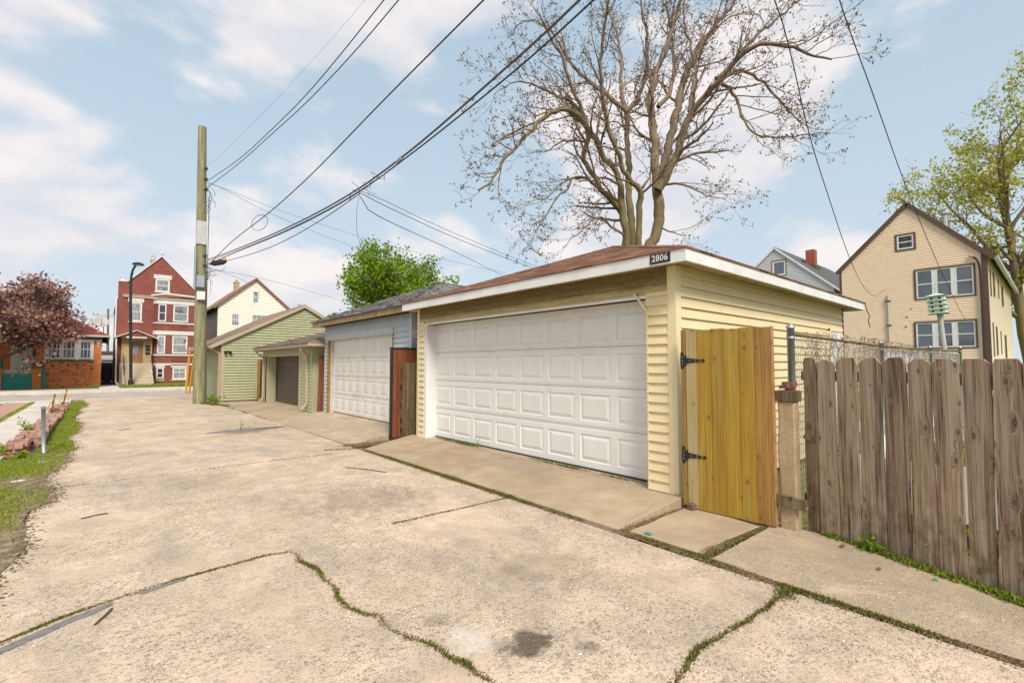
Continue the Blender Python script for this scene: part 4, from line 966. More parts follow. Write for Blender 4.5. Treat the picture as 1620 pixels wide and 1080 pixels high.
# ------------------------------------------------------------------ big multi-stemmed tree: limbs as measured polylines (metres)
STEMS = {'a1': [[13.48, 9.65, 5.53], [13.47, 9.58, 6.17], [13.35, 9.59, 6.64], [13.1, 9.69, 6.91], [12.62, 9.97, 7.4], [12.35, 10.05, 7.81], [12.01, 10.19, 8.29], [11.91, 10.11, 8.56], [11.91, 9.93, 8.9], [11.77, 9.85, 9.54], [11.35, 9.99, 10.24], [11.05, 10.03, 10.77], [10.81, 10.01, 11.29], [10.34, 10.18, 11.87], [9.99, 10.24, 12.43]], 'a2': [[13.12, 9.31, 5.4], [13.03, 9.27, 5.86], [12.82, 9.25, 6.45], [12.57, 9.17, 7.8], [12.01, 9.38, 8.18], [11.63, 9.4, 8.61], [11.21, 9.43, 9.02], [10.75, 9.47, 9.27], [10.11, 9.66, 9.22], [9.6, 9.75, 8.78], [9.11, 9.8, 8.11], [8.63, 9.83, 7.61], [8.22, 9.76, 7.2], [7.8, 9.7, 6.53], [7.26, 9.71, 6.02]], 'b': [[14.12, 9.75, 5.65], [14.08, 9.81, 6.6], [14.09, 9.9, 7.74], [14.2, 9.96, 8.66], [14.29, 10.07, 9.61], [14.4, 10.18, 10.86], [14.83, 10.11, 11.25], [15.27, 10.03, 12.03], [15.61, 10.03, 13.12], [15.79, 10.17, 14.62], [15.84, 10.46, 16.07], [15.9, 10.75, 17.49]], 'c': [[13.23, 8.95, 5.35], [13.22, 8.85, 6.04], [13.08, 8.8, 6.71], [13.02, 8.65, 7.13], [12.69, 8.73, 7.34], [12.28, 8.84, 7.61], [12.08, 8.74, 7.98], [11.65, 8.82, 8.41], [11.33, 8.76, 9.1], [11.07, 8.64, 9.54], [10.81, 8.5, 10.1], [10.61, 8.28, 10.96], [10.49, 7.98, 11.65], [10.29, 7.73, 12.35]], 'd': [[13.61, 8.89, 5.4], [13.86, 8.68, 5.8], [13.96, 8.6, 6.29], [13.99, 8.61, 6.87], [13.96, 8.67, 7.53], [13.92, 8.75, 8.19], [14.0, 8.73, 9.03], [13.94, 8.82, 10.05], [13.96, 8.88, 10.75], [14.16, 8.77, 11.62], [14.42, 8.62, 12.34], [14.76, 8.41, 13.24], [15.01, 8.27, 14.32], [15.11, 8.26, 15.42]], 'e': [[13.75, 8.51, 7.27], [13.86, 8.29, 7.71], [14.02, 7.95, 8.36], [14.0, 7.71, 8.91], [13.95, 7.47, 9.5], [14.13, 6.99, 9.98], [14.22, 6.57, 10.36], [14.38, 6.05, 10.85], [14.33, 5.71, 10.99], [14.63, 5.06, 10.89], [15.02, 4.34, 10.34], [15.11, 3.85, 9.99]], 'f': [[13.99, 8.69, 7.46], [14.19, 8.59, 8.14], [14.51, 8.48, 9.1], [14.86, 8.37, 10.61], [15.25, 8.3, 11.68], [15.71, 8.23, 12.63], [16.35, 8.05, 13.45], [17.2, 7.72, 14.58], [17.89, 7.57, 15.4], [18.62, 7.4, 16.55]], 'g': [[14.46, 6.76, 10.51], [14.64, 6.4, 10.07], [14.58, 6.11, 9.16], [14.41, 5.77, 8.38], [14.44, 5.14, 7.95], [14.41, 4.45, 7.85], [14.35, 3.74, 7.6]], 'h': [[14.59, 6.9, 10.66], [15.25, 6.43, 11.03], [15.95, 6.05, 10.82], [16.61, 5.8, 10.24], [17.5, 5.4, 9.62], [18.13, 5.23, 9.56]], 'i': [[15.0, 6.24, 11.3], [15.57, 5.94, 12.1], [16.38, 5.65, 12.81], [17.43, 5.26, 13.85], [18.49, 4.98, 14.67]], 'j': [[12.47, 10.0, 7.5], [12.08, 10.14, 7.76], [11.54, 10.29, 7.7], [11.2, 10.19, 7.12], [10.53, 10.29, 6.6], [10.14, 10.11, 5.95], [9.44, 10.1, 5.59]], 'k': [[13.99, 8.55, 7.54], [14.24, 8.09, 7.55], [14.29, 7.61, 7.22], [14.22, 7.11, 6.83], [14.19, 6.46, 6.54]], 'l': [[14.54, 7.78, 9.92], [14.85, 7.67, 11.38], [14.95, 7.95, 12.74], [15.14, 8.31, 13.72], [15.71, 8.41, 15.31]], 'm': [[13.56, 9.54, 10.29], [13.24, 9.9, 10.75], [13.03, 10.25, 11.17], [12.64, 10.79, 11.79], [12.41, 11.25, 12.44], [12.16, 11.72, 13.74], [11.6, 12.54, 14.47], [11.41, 13.13, 14.16]], 'n': [[12.12, 10.15, 9.78], [11.56, 10.28, 10.21], [10.57, 10.52, 10.34], [9.43, 10.73, 10.36], [8.51, 10.65, 9.45]], 'o': [[13.54, 8.95, 7.42], [13.82, 8.8, 7.86], [13.99, 8.86, 8.33], [14.09, 9.05, 8.76]], 'p': [[12.18, 10.16, 8.98], [11.69, 10.41, 9.0], [11.23, 10.52, 8.89], [10.68, 10.64, 8.37], [9.98, 10.79, 8.21]], 'q': [[14.19, 8.72, 10.35], [14.65, 8.53, 10.86], [15.04, 8.56, 11.89], [15.31, 8.78, 13.44], [15.51, 9.16, 15.12], [15.77, 9.6, 16.48]], 'r': [[13.61, 9.62, 10.34], [13.68, 9.92, 11.27], [14.17, 10.15, 12.74], [14.53, 10.71, 14.41], [14.74, 11.55, 16.56]], 's': [[13.06, 9.34, 5.72], [12.66, 9.42, 5.98], [11.96, 9.55, 6.34], [11.23, 9.63, 5.76], [10.42, 9.69, 5.03]], 't': [[14.01, 8.5, 6.04], [13.99, 8.06, 5.78], [13.69, 7.48, 5.53]]}
def smooth(P, n=3):
    P = np.array(P, float)
    for _ in range(n):
        Q = [P[0]]
        for a, b in zip(P[:-1], P[1:]): Q += [a * .75 + b * .25, a * .25 + b * .75]
        Q.append(P[-1]); P = np.array(Q)
    return P
def resamp(P, step):
    L = np.r_[0, np.cumsum(np.linalg.norm(np.diff(P, axis=0), axis=1))]; n = max(3, int(L[-1] / step) + 1); t = np.linspace(0, L[-1], n)
    return np.stack([np.interp(t, L, P[:, i]) for i in range(3)], 1)
def grow(rng, p, d, L, r, n, wob, up, taper=.35):
    P = [p]; d = d / (np.linalg.norm(d) + 1e-9)
    for i in range(n):
        d = d + rng.normal(0, wob, 3); d[2] += up; d /= np.linalg.norm(d); P.append(P[-1] + d * (L / n))
    return np.array(P), np.linspace(r, max(r * taper, .002), n + 1)
def children(rng, P, Rr, spacing, Lf, Lr, ang, wob, up, n, rf=.55, t0=.15, rmin=.002, outc=None, outw=0.0):
    seg = np.linalg.norm(np.diff(P, axis=0), axis=1); L = np.r_[0, np.cumsum(seg)]; tot = L[-1]; out = []; s = tot * t0 + rng.uniform(0, spacing)
    while s < tot:
        p = np.array([np.interp(s, L, P[:, i]) for i in range(3)]); r = np.interp(s, L, Rr); i = min(np.searchsorted(L, s), len(P) - 1); T = P[i] - P[i - 1]; T /= np.linalg.norm(T) + 1e-9
        q = rng.normal(0, 1, 3); q -= T * (q @ T); q /= np.linalg.norm(q) + 1e-9; a = math.radians(ang) * rng.uniform(.6, 1.3)
        d = T * math.cos(a) + q * math.sin(a)
        if outc is not None: o = p - outc; d = d + outw * o / (np.linalg.norm(o) + 1e-9)
        LL = (Lf * (1 - .55 * s / tot) + Lr * rng.uniform(-.5, 1)); out.append(grow(rng, p, d, max(LL, .08), max(min(r * rf, r * .8), rmin), n, wob, up)); s += spacing * rng.uniform(.5, 1.5)
    return out
def leaves(rng, P, size, wide=.6, drop=.3):
    n = len(P); a = rng.normal(0, 1, (n, 3)); a[:, 2] -= drop; a /= np.linalg.norm(a, axis=1, keepdims=True); b = np.cross(a, rng.normal(0, 1, (n, 3))); b /= np.linalg.norm(b, axis=1, keepdims=True) + 1e-9
    S = (size * rng.uniform(.55, 1.3, n))[:, None]; V = np.stack([P, P + a * S * .45 + b * S * wide * .5, P + a * S, P + a * S * .45 - b * S * wide * .5], 1).reshape(-1, 3)
    return V, (np.arange(n)[:, None] * 4 + np.arange(4))

bt = thing('big_bare_tree', 'big multi-stemmed tree with bare budding twigs rising behind the yellow garage', 'tree', (13.4, 9.3, 0))
rt_ = np.random.default_rng(42)
R0 = {'a1': .20, 'a2': .20, 'b': .20, 'c': .18, 'd': .29, 'e': .15, 'f': .16, 'g': .055, 'h': .06, 'i': .06, 'j': .05, 'k': .045, 'l': .07, 'm': .085, 'n': .05, 'o': .05, 'p': .04, 'q': .08, 'r': .08, 's': .045, 't': .03}
base = {'a1': (13.15, 9.3, 0), 'a2': (13.1, 9.15, 0), 'b': (13.7, 9.5, 0), 'c': (13.3, 9.05, 0), 'd': (13.55, 9.1, 0)}
trunks = []; limbs = []
for k, pts in STEMS.items():
    P = np.array(pts); 
    if k in base: P = np.vstack([[base[k]], [np.array(base[k]) * .5 + P[0] * .5 - (0, 0, .2)], P])
    P = resamp(smooth(P, 2), .22); n = len(P); P[1:-1] += rt_.normal(0, .022, (n - 2, 3))
    t = np.linspace(0, 1, n); r = R0[k] * (1 - .86 * t ** .85) if k in base else R0[k] * (1 - .84 * t)
    if k in base: r = r * (1 + .7 * np.exp(-P[:, 2] / 1.0)) * (1 + .06 * np.sin(P[:, 2] * 3))
    r = np.maximum(r, .012); trunks.append((P, r)); limbs.append((P, r))
V, F = tube_batch(trunks, 9); link('trunk', np_mesh('trunk', V, F), 'bark_grey', bt, smooth=True)
C0 = np.array([13.6, 8.8, 7.5])
l1, l2, l3 = [], [], []
for (P, r), k in zip(limbs, STEMS):
    t0 = .50 if k in base else .12
    if k in ('a2',): t0 = .4
    l1 += children(rt_, P, r, .44, 2.0, .6, 46, .17, .03, 8, .45, t0, .006, C0, .55)
for P, r in l1: l2 += children(rt_, P, r, .225, .85, .25, 46, .22, .02, 5, .5, .12, .0045, C0, .35)
for P, r in l2: l3 += children(rt_, P, r, .15, .32, .10, 42, .22, .05, 3, .6, .2, .0034)
V, F = tube_batch(l1, 5); link('branch', np_mesh('branch', V, F), 'bark_grey', bt, kind='stuff')
V, F = tube_batch(l2 + l3, 3); link('twig', np_mesh('twig', V, F), 'bark_twig', bt, kind='stuff')
tips = np.concatenate([np.stack([p[-1], p[-1], p[-1], p[-2]]) for p, _ in l3[::1]]); tips = tips + rt_.normal(0, .010, tips.shape)
V, F = leaves(rt_, tips, .072, .5, -.2); link('bud', np_mesh('bud', V, F), 'bud_leaves', bt, kind='stuff')
print('big tree', len(l1), len(l2), len(l3), len(tips))

def gtree(name, label, loc, H, spread, rt, seed, leafmat, nleaf, lsize, barkm='bark_dark', levels=(7, .9, .55, .35), hb=.3, lean=(0, 0), up=.06, group=None, flatten=1.0, core=1, sp=1.0):
    rng = np.random.default_rng(seed); tr = thing(name, label, 'tree', loc, group); L0 = np.array(loc, float)
    nl, a_, b_, c_ = levels; trunk = grow(rng, L0 + (0, 0, -.1), np.array([lean[0], lean[1], 1.0]), H * .62, rt, 8, .05, .05, .3)
    mains = []
    for i in range(nl):
        f = hb + (1 - hb) * i / nl; p = trunk[0][0] + 0; L = f * H * .6; idx = min(int(f * 8 * .9), 7); p = trunk[0][idx] * (1 - (f * 7.2 % 1)) + trunk[0][idx + 1] * (f * 7.2 % 1)
        az_ = i * 2.4 + rng.uniform(-.4, .4); e = rng.uniform(.5, 1.0) + f * .9
        d = np.array([math.cos(az_), math.sin(az_), e * flatten]); mains.append(grow(rng, p, d, spread * (1.05 - .25 * f) * rng.uniform(.85, 1.15), rt * .48 * (1.1 - .5 * f), 8, .12, up, .2))
    V, F = tube_batch([trunk] + mains, 7); link('trunk', np_mesh('trunk', V, F), barkm, tr, smooth=True)
    s1, s2 = [], []
    for P, r in mains + [trunk]: s1 += children(rng, P, r, .45 * a_ * sp, spread * .42, spread * .12, 46, .16, up * .8, 6, .5, .3, .008)
    for P, r in s1: s2 += children(rng, P, r, .30 * b_ * sp, spread * .2, spread * .06, 44, .2, up * .5, 4, .5, .1, .005)
    V, F = tube_batch(s1 + s2, 3); link('branch', np_mesh('branch', V, F), barkm, tr, kind='stuff')
    A = np.concatenate([p for p, _ in s2]); k = rng.integers(0, len(A), nleaf); Q = A[k] + rng.normal(0, lsize * .9, (nleaf, 3))
    V, F = leaves(rng, Q, lsize, .75, .2); link('crown', np_mesh('crown', V, F), leafmat, tr, kind='stuff'); print(name, len(s1), len(s2)); return tr
gtree('leafy_green_tree', 'bright green spring-leaved tree standing behind the blue garage', (16.2, 30.8, 0), 9.6, 6.0, .28, 8, 'green_leaves', 22000, .20, levels=(15, 1.0, .9, .5), hb=.38, flatten=.62, up=.055)
gtree('small_green_tree', 'small low green tree between the olive garage roof and the blue garage roof', (11.2, 30.6, 0), 6.3, 1.9, .14, 31, 'green_leaves', 6000, .18, hb=.35, levels=(9, .9, .8, .5))
gtree('maroon_maple', 'dark red-leaved Japanese maple in front of the orange brick bungalow', (-5.0, 38.2, .08), 7.6, 4.3, .16, 9, 'maroon_leaves', 26000, .18, levels=(13, .7, .7, .4), hb=.33, flatten=.6, up=.03)
gtree('lime_tree', 'tall tree with sparse yellow-green young leaves behind the beige house', (50.5, 1.3, 0), 25.0, 11.5, .42, 12, 'lime_leaves', 21000, .20, 'bark_grey', levels=(14, 1.7, 1.5, 1.0), hb=.30, flatten=1.05, up=.05, sp=1.2)
gtree('distant_bare_tree', 'pinkish bare distant tree just above the right slope of the olive garage', (15.5, 54, 0), 10.0, 3.2, .2, 17, 'maroon_leaves', 1500, .14, 'bark_twig', hb=.4)
gtree('distant_street_tree', 'small brownish tree top beyond the red roof of the orange bungalow', (-1.6, 66, 0), 8.6, 2.6, .2, 18, 'bud_leaves', 1500, .16, 'bark_twig', hb=.4)

# ------------------------------------------------------------------ utility pole with its hardware
up = thing('utility_pole', 'tall weathered greenish wooden utility pole carrying boxes and cables at the olive garage', 'utility pole', (2.95, 22, 0))
n = 22; P = [(2.95 - .0095 * i, 22.0, -.1 + i * .502) for i in range(n + 1)]; r_ = [.235 - .0042 * i for i in range(n + 1)]
t = MB(); t.tube(P, r_, 16); mk('shaft', t, 'pole_wood', up, smooth=False)
def pole_x(z): return 2.95 - .0095 * z / .502
cd = Vector((-.13, -.99, 0)).normalized()      # side of the pole that faces down the alley
sdv = Vector((cd.y * -1, cd.x, 0))
def pbox(name, z0, z1, w, dep, m, off=0.0, label=None):
    x = pole_x((z0 + z1) / 2); c_ = Vector((x, 22, 0)) + cd * (.2 - .0042 * z0 / .5 + dep / 2 + .01) + sdv * off; t = MB()
    for i in (0,): t.hexa([tuple(c_ + sdv * a * w / 2 + cd * b * dep / 2 + Vector((0, 0, z))) for z in (z0, z1) for a, b in ((-1, 1), (1, 1), (1, -1), (-1, -1))])
    return mk(name, t, m, up, bevel=.012, label=label)
cd = Vector((-.1, -1, 0)).normalized(); sdv = Vector((1, -.1, 0)).normalized()
pbox('equipment_box', 6.20, 7.12, .34, .06, 'box_grey', 0, 'pale grey upper cover plate')
pbox('equipment_box', 4.50, 4.95, .27, .18, 'box_steel', -.02, 'blue-grey steel junction box')
pbox('equipment_box', 4.02, 4.34, .27, .16, 'white_trim', 0, 'small white box below the steel one')
t = MB(); t.tube([(pole_x(5) - .21, 21.85, 4.4), (pole_x(6) - .20, 21.85, 6.1)], .045, 8); mk('conduit', t, 'galvanised', up)
t = MB(); t.tube([(pole_x(2) + .16, 21.82, 0.05), (pole_x(4) + .15, 21.82, 8.2)], .014, 6); mk('ground_wire', t, 'cable_grey', up)
for z in (8.78, 8.38, 9.2, 5.38, 5.75):
    t = MB(); t.tube([(pole_x(z) + .02, 21.80, z), (pole_x(z) + .10, 21.70, z), (pole_x(z) + .10, 21.62, z)], .012, 6); t.tube([(pole_x(z) + .10, 21.70, z - .07), (pole_x(z) + .10, 21.70, z - .03), (pole_x(z) + .10, 21.70, z + .03), (pole_x(z) + .10, 21.70, z + .07)], [.03, .055, .055, .03], 10); mk('insulator', t, 'cable', up)
t = MB(); t.tube([(3.12, 21.45, 5.42), (3.19, 21.30, 5.43), (3.40, 20.95, 5.45), (3.48, 20.8, 5.46)], [.06, .11, .11, .06], 12); mk('splice_case', t, 'cable', up)
t = MB(); t.tube([(3.47, 20.82, 5.50), (3.44, 20.86, 5.62)], .055, 8); mk('warning_cap', t, 'orange_plastic', up)
for z, rad in ((5.0, .10), (5.15, .12), (8.05, .2)):
    t = MB(); t.tube([(pole_x(z) + .18 + rad * .5 * math.sin(a), 21.72 + .05 * math.cos(2 * a), z + rad * 1.6 * math.cos(a)) for a in np.linspace(0, 6.0, 16)], .010, 5); mk('cable_loop', t, 'cable', up)
rl = np.random.default_rng(77)
for k in range(14):        # loose jumper wires round the attachment heights
    z = [8.4, 8.0, 5.2, 4.9, 5.5][k % 5] + rl.normal(0, .12); p = np.array([pole_x(z) + .17, 21.72, z]); pts = [p]; d = rl.normal(0, 1, 3); d[0] = abs(d[0])
    for j in range(8): d = d * .8 + rl.normal(0, .45, 3); d[2] -= .15; p = p + d / np.linalg.norm(d) * .09; pts.append(p)
    t = MB(); t.tube(smooth(pts, 1), .007, 4); mk('jumper_wire', t, 'cable', up)

# ------------------------------------------------------------------ overhead cables, one object each
def cable(name, pts, r, label, grp=None, m='cable', cat='cable', sm_=2, step=None):
    r *= .76
    P = resamp(smooth(pts, sm_), step or (.4 if r > .006 else .6)); t = MB(); t.tube(P, r, 6, caps=False); o = mk(name, t, m, smooth=True); return tagit(o, label, cat, grp)
ext = lambda P, k=1.0: P + [tuple(np.array(P[-1]) + (np.array(P[-1]) - np.array(P[-2])) * k * 2)]
fin = lambda P, q: P + q
CB = {
'b': [(2.96, 21.91, 8.8), (3.23, 17.36, 8.23), (3.42, 14.28, 8.11), (3.56, 11.97, 8.05), (3.69, 9.86, 8.17), (3.8, 8.07, 8.35), (4.3, 0, 9.1), (5.5, -20, 10.5)],
'c': [(2.97, 21.68, 8.5), (3.23, 17.34, 8.1), (3.42, 14.27, 7.98), (3.56, 11.96, 7.86), (3.71, 9.55, 7.89), (3.83, 7.5, 8.03), (4.3, 0, 8.8), (5.5, -20, 10.2)],
'a': [(2.95, 22.0, 9.45), (3.09, 20.55, 9.3), (3.61, 15.15, 9.28), (3.9, 12.16, 9.36), (4.14, 9.71, 9.51), (4.9, 0, 10), (6.5, -20, 11)],
'd': [(3.08, 21.3, 5.45), (3.1, 19.86, 5.51), (3.2, 17.83, 5.66), (3.36, 15.32, 5.72), (3.46, 13.6, 5.78), (3.61, 11.09, 5.98), (3.79, 8.18, 6.38), (3.91, 6.19, 6.6), (3.97, 5.21, 6.71), (4.3, 0, 7.3), (5.5, -20, 9)],
'e': [(3.02, 21.6, 5.6), (3.16, 18.57, 5.34), (3.43, 14.05, 5.06), (3.62, 11.04, 4.96), (3.75, 8.89, 4.97), (3.84, 7.28, 5.10), (3.91, 6.18, 5.25), (4.0, 4.75, 5.50), (4.04, 4.06, 5.61), (4.07, 3.5, 5.74), (4.3, 0, 6.5), (5.5, -20, 8.8)],
'f': [(3.02, 21.6, 5.42), (3.29, 16.38, 5.12), (3.49, 13.07, 4.93), (3.64, 10.69, 4.88), (3.75, 8.89, 4.9), (3.84, 7.27, 5.04), (3.91, 6.18, 5.16), (4.01, 4.51, 5.38), (4.05, 3.86, 5.5), (4.08, 3.32, 5.62), (4.3, 0, 6.35), (5.5, -20, 8.6)],
'g': [(3.02, 21.5, 5.35), (3.33, 15.72, 4.81), (3.49, 13.06, 4.69), (3.64, 10.68, 4.74), (3.72, 9.29, 4.84), (3.75, 8.89, 4.87)],
}
cable('power_line', CB['b'], .015, 'upper left of the two black power lines from the top of the pole')
cable('power_line', CB['c'], .015, 'lower right of the two black power lines from the top of the pole')
cable('thin_line', CB['a'], .0035, 'faint hair-thin line highest of all above the utility pole', m='cable_grey')
cable('telephone_cable', CB['d'], .017, 'single purplish-black cable with a hanging loop near the pole')
cable('telephone_cable', CB['e'], .022, 'thick main grey cable of the bundle crossing the sky over the alley', m='cable_grey')
cable('telephone_cable', CB['f'], .016, 'thinner cable running just under the thick bundle over the alley')
cable('telephone_cable', CB['g'], .012, 'lowest sagging cable joining the bundle from the utility pole')
cable('telephone_cable', [(x, y, z - .06) for x, y, z in CB['e'][:6]], .011, 'black cable lashed between the two lower bundle cables near the pole')
cable('cable_coil', [(3.38 + .19 * math.cos(a) + .07 * math.sin(a), 15.2 - .05 * math.cos(a), 5.66 + .25 * math.sin(a)) for a in np.linspace(0, 6.3, 18)], .010, 'loop of slack hanging on the single purplish cable', sm_=1, step=.06)
cable('drop_wire', [(3.75, 8.89, 4.92), (3.97, 8.95, 4.94), (5.07, 9.28, 4.84), (6.53, 9.7, 4.74), (10.27, 10.8, 4.62), (18, 13, 4.6)], .007, 'uppermost house drop wire running from the bundle behind the yellow roof')
cable('drop_wire', [(3.75, 8.89, 4.88), (3.89, 8.93, 4.84), (5.04, 9.22, 4.72), (6.45, 9.58, 4.59), (9.87, 10.45, 4.45), (18, 12.6, 4.3)], .009, 'second house drop wire close under the uppermost one behind the yellow roof')
cable('drop_wire', [(3.75, 8.89, 4.80), (3.85, 8.97, 4.60), (5.46, 10.29, 4.79), (8.2, 12.53, 5.18), (14.47, 17.66, 5.91), (20, 22.2, 6.5)], .011, 'lowest house drop wire passing in front of the leafy green tree')
cable('drop_wire', [(2.95, 21.9, 8.7), (3.6, 21.81, 8.6), (4.96, 21.4, 8.12), (6.83, 20.84, 7.64), (9.39, 20.08, 7.04), (12.23, 19.23, 6.56), (15.4, 18.28, 6.15)], .009, 'thin service wire dropping right from the pole top, upper of its pair', m='cable_grey')
cable('drop_wire', [(2.95, 22, 8.8), (3.67, 22.21, 8.68), (5.26, 22.69, 8.24), (7.68, 23.41, 7.91), (10.44, 24.24, 7.6), (16, 26, 7.0)], .009, 'thin service wire dropping right from the pole top, lower of its pair', m='cable_grey')
cable('drop_wire', [(3.05, 22.1, 5.35), (5.37, 25.19, 5.74), (8.67, 29.57, 6.09), (14.08, 36.72, 6.55)], .010, 'long low wire from mid pole passing above the cream house', m='cable_grey')
cable('drop_wire', [(3.05, 22.2, 5.4), (3.36, 23.01, 5.5), (5.36, 27.96, 6.03), (8.1, 34.7, 6.4), (9.6, 45.9, 6.3)], .010, 'wire from mid pole slanting down across the cream house gable', m='cable_grey')
cable('hanging_wire', [(3.75, 8.89, 4.88), (3.72, 8.89, 4.81), (3.66, 8.88, 4.36), (3.71, 8.89, 3.95), (3.9, 8.9, 3.58)], .006, 'loose wire hanging straight down from the bundle splice', m='cable_grey', step=.08)
cable('service_cable', [(4.25, 2.0, 6.3), (7.02, 2.43, 6.63), (7.93, 2.56, 6.37), (9.46, 2.8, 5.6), (11.7, 3.13, 5.12), (15.06, 3.64, 4.5), (19.69, 4.34, 4.14), (26.21, 5.33, 4.51), (31.3, 6.1, 5.38), (31.95, 6.0, 5.6)], .011, 'left of two black service cables swooping down to the beige house mast', m='cable')
cable('service_cable', [(4.25, 2.0, 7.9), (8.69, 2.16, 7.70), (9.05, 2.17, 7.53), (9.72, 2.19, 7.30), (11.47, 2.25, 6.92), (14.92, 2.37, 6.0), (20.81, 2.58, 5.0), (25.66, 2.75, 4.36), (29.59, 2.89, 3.90), (31.95, 2.97, 3.75)], .012, 'right of two black service cables running down past the bird house', m='cable')
sc = thing('cable_splice', 'cluster of clamps and curled leads on the cable bundle over the blue garage', 'cable splice', (3.75, 8.89, 4.85))
for k in range(9):
    s_ = rl.uniform(-.9, .5); p = np.array([3.75 - s_ * .055, 8.89 + s_, 4.93]); pts = [p]; d = rl.normal(0, 1, 3)
    for j in range(7): d = d * .6 + rl.normal(0, .6, 3); p = p + d / np.linalg.norm(d) * .05; p[2] = max(p[2], 4.66); pts.append(p)
    t = MB(); t.tube(smooth(pts, 1), .0045, 4); mk('lead', t, 'cable', sc)
for s_ in (-.95, -.4, .05, .45):
    t = MB(); t.bar((3.75 - s_ * .05, 8.89 + s_, 4.86), (3.75 - s_ * .05, 8.89 + s_ + .02, 4.98), .02, .025); mk('clamp', t, 'galvanised', sc)
t = MB(); t.tube([(3.83, 7.5, 5.06), (3.83, 7.35, 5.08)], .04, 8); tagit(mk('cable_clamp', t, 'galvanised'), 'small clamp joining bundle cables further right than the splice cluster', 'clamp')

# ------------------------------------------------------------------ street lamp
sl = thing('street_lamp', 'slim black street lamp with curved neck in front of the red brick house', 'street lamp', (1.57, 41.3, 0))
t = MB(); t.tube([(1.57, 41.3, 0), (1.55, 41.3, .5)], [.17, .14], 12); mk('base', t, 'lamp_black', sl)
P = smooth([(1.56, 41.3, .4), (1.44, 41.3, 4), (1.37, 41.3, 6.1), (1.34, 41.25, 7.2), (1.40, 41.2, 7.95), (1.62, 41.1, 8.38)], 2); t = MB(); t.tube(P, np.linspace(.095, .06, len(P)), 12); mk('pole', t, 'lamp_black', sl, smooth=True)
t = MB(); t.tube([(1.70, 41.05, 8.30), (1.70, 41.05, 8.36), (1.70, 41.05, 8.44), (1.70, 41.05, 8.50)], [.30, .34, .28, .10], 16); mk('lamp_head', t, 'lamp_black', sl)
t = MB(); t.tube([(1.70, 41.05, 8.285), (1.70, 41.05, 8.30)], .25, 16); mk('lens', t, 'white_trim', sl)
# ------------------------------------------------------------------ red brick three-storey house
rb = thing('red_brick_house', 'narrow dark red brick house with pointed gable, white lintels and a bay front', 'house', (3.2, 44, 0))
BX0, BX1, BY = .76, 5.66, 44.0
fb = Fr((0, BY, 0), (1, 0, 0), (0, -1, 0))
t = MB(); t.extr([(BX0, BY, -.05), (BX1, BY, -.05), (BX1, BY, 7.3), (5.2, BY, 7.42), (3.2, BY, 9.62), (1.25, BY, 7.50), (BX0, BY, 7.50)], (0, .35, 0)); mk('wall', t, 'maroon_brick', rb, label='front wall of dark red brick')
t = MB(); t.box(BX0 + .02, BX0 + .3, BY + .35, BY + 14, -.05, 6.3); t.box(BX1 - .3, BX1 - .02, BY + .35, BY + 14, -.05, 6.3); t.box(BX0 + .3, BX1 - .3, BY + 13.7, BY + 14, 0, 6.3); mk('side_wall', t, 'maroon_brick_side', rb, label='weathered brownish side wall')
t = MB(); t.add([(BX0 - .05, BY + .35, 6.3), (BX1 + .05, BY + .35, 6.3), (BX1 + .05, BY + 14, 6.3), (BX0 - .05, BY + 14, 6.3), (3.2, BY + .35, 9.2), (3.2, BY + 14, 9.2)], [(0, 1, 4), (1, 2, 5, 4), (2, 3, 5), (3, 0, 4, 5), (3, 2, 1, 0)]); mk('roof', t, 'roof_dark', rb)
for (a, b) in (((BX0 + .49, 7.50), (3.2, 9.63)), ((3.2, 9.63), (5.25, 7.40))):
    t = MB(); t.bar((a[0], BY + .15, a[1] + .03), (b[0], BY + .15, b[1] + .03), .48, .07); mk('coping', t, 'white_stone', rb)
t = MB(); t.box(BX0 - .03, BX0 + .52, BY - .04, BY + .4, 7.50, 7.58); mk('coping', t, 'white_stone', rb)
t = MB(); t.box(BX0 + .12, BX0 + .34, BY + .05, BY + .3, 7.582, 7.82); t.box(BX0 + .08, BX0 + .38, BY + .02, BY + .33, 7.80, 7.86); mk('finial', t, 'white_stone', rb)
t = MB(); t.tube([(3.2, BY + .1, 9.62), (3.2, BY + .1, 9.80)], [.07, .05], 8); t.tube([(3.2, BY + .1, 9.78), (3.2, BY + .1, 9.83), (3.2, BY + .1, 9.93), (3.2, BY + .1, 10.0)], [.04, .11, .11, .04], 10); mk('finial', t, 'white_stone', rb)
t = MB(); t.box(2.60, 2.95, BY + 1.2, BY + 1.6, 8.3, 9.55); mk('chimney', t, 'cream_brick', rb)
t = MB(); t.tube([(2.66, BY + 1.4, 9.5), (2.66, BY + 1.4, 9.78), (2.74, BY + 1.4, 9.9), (2.82, BY + 1.4, 9.9), (2.89, BY + 1.4, 9.78), (2.89, BY + 1.4, 9.5)], .04, 6); mk('chimney_hood', t, 'cream_step', rb)
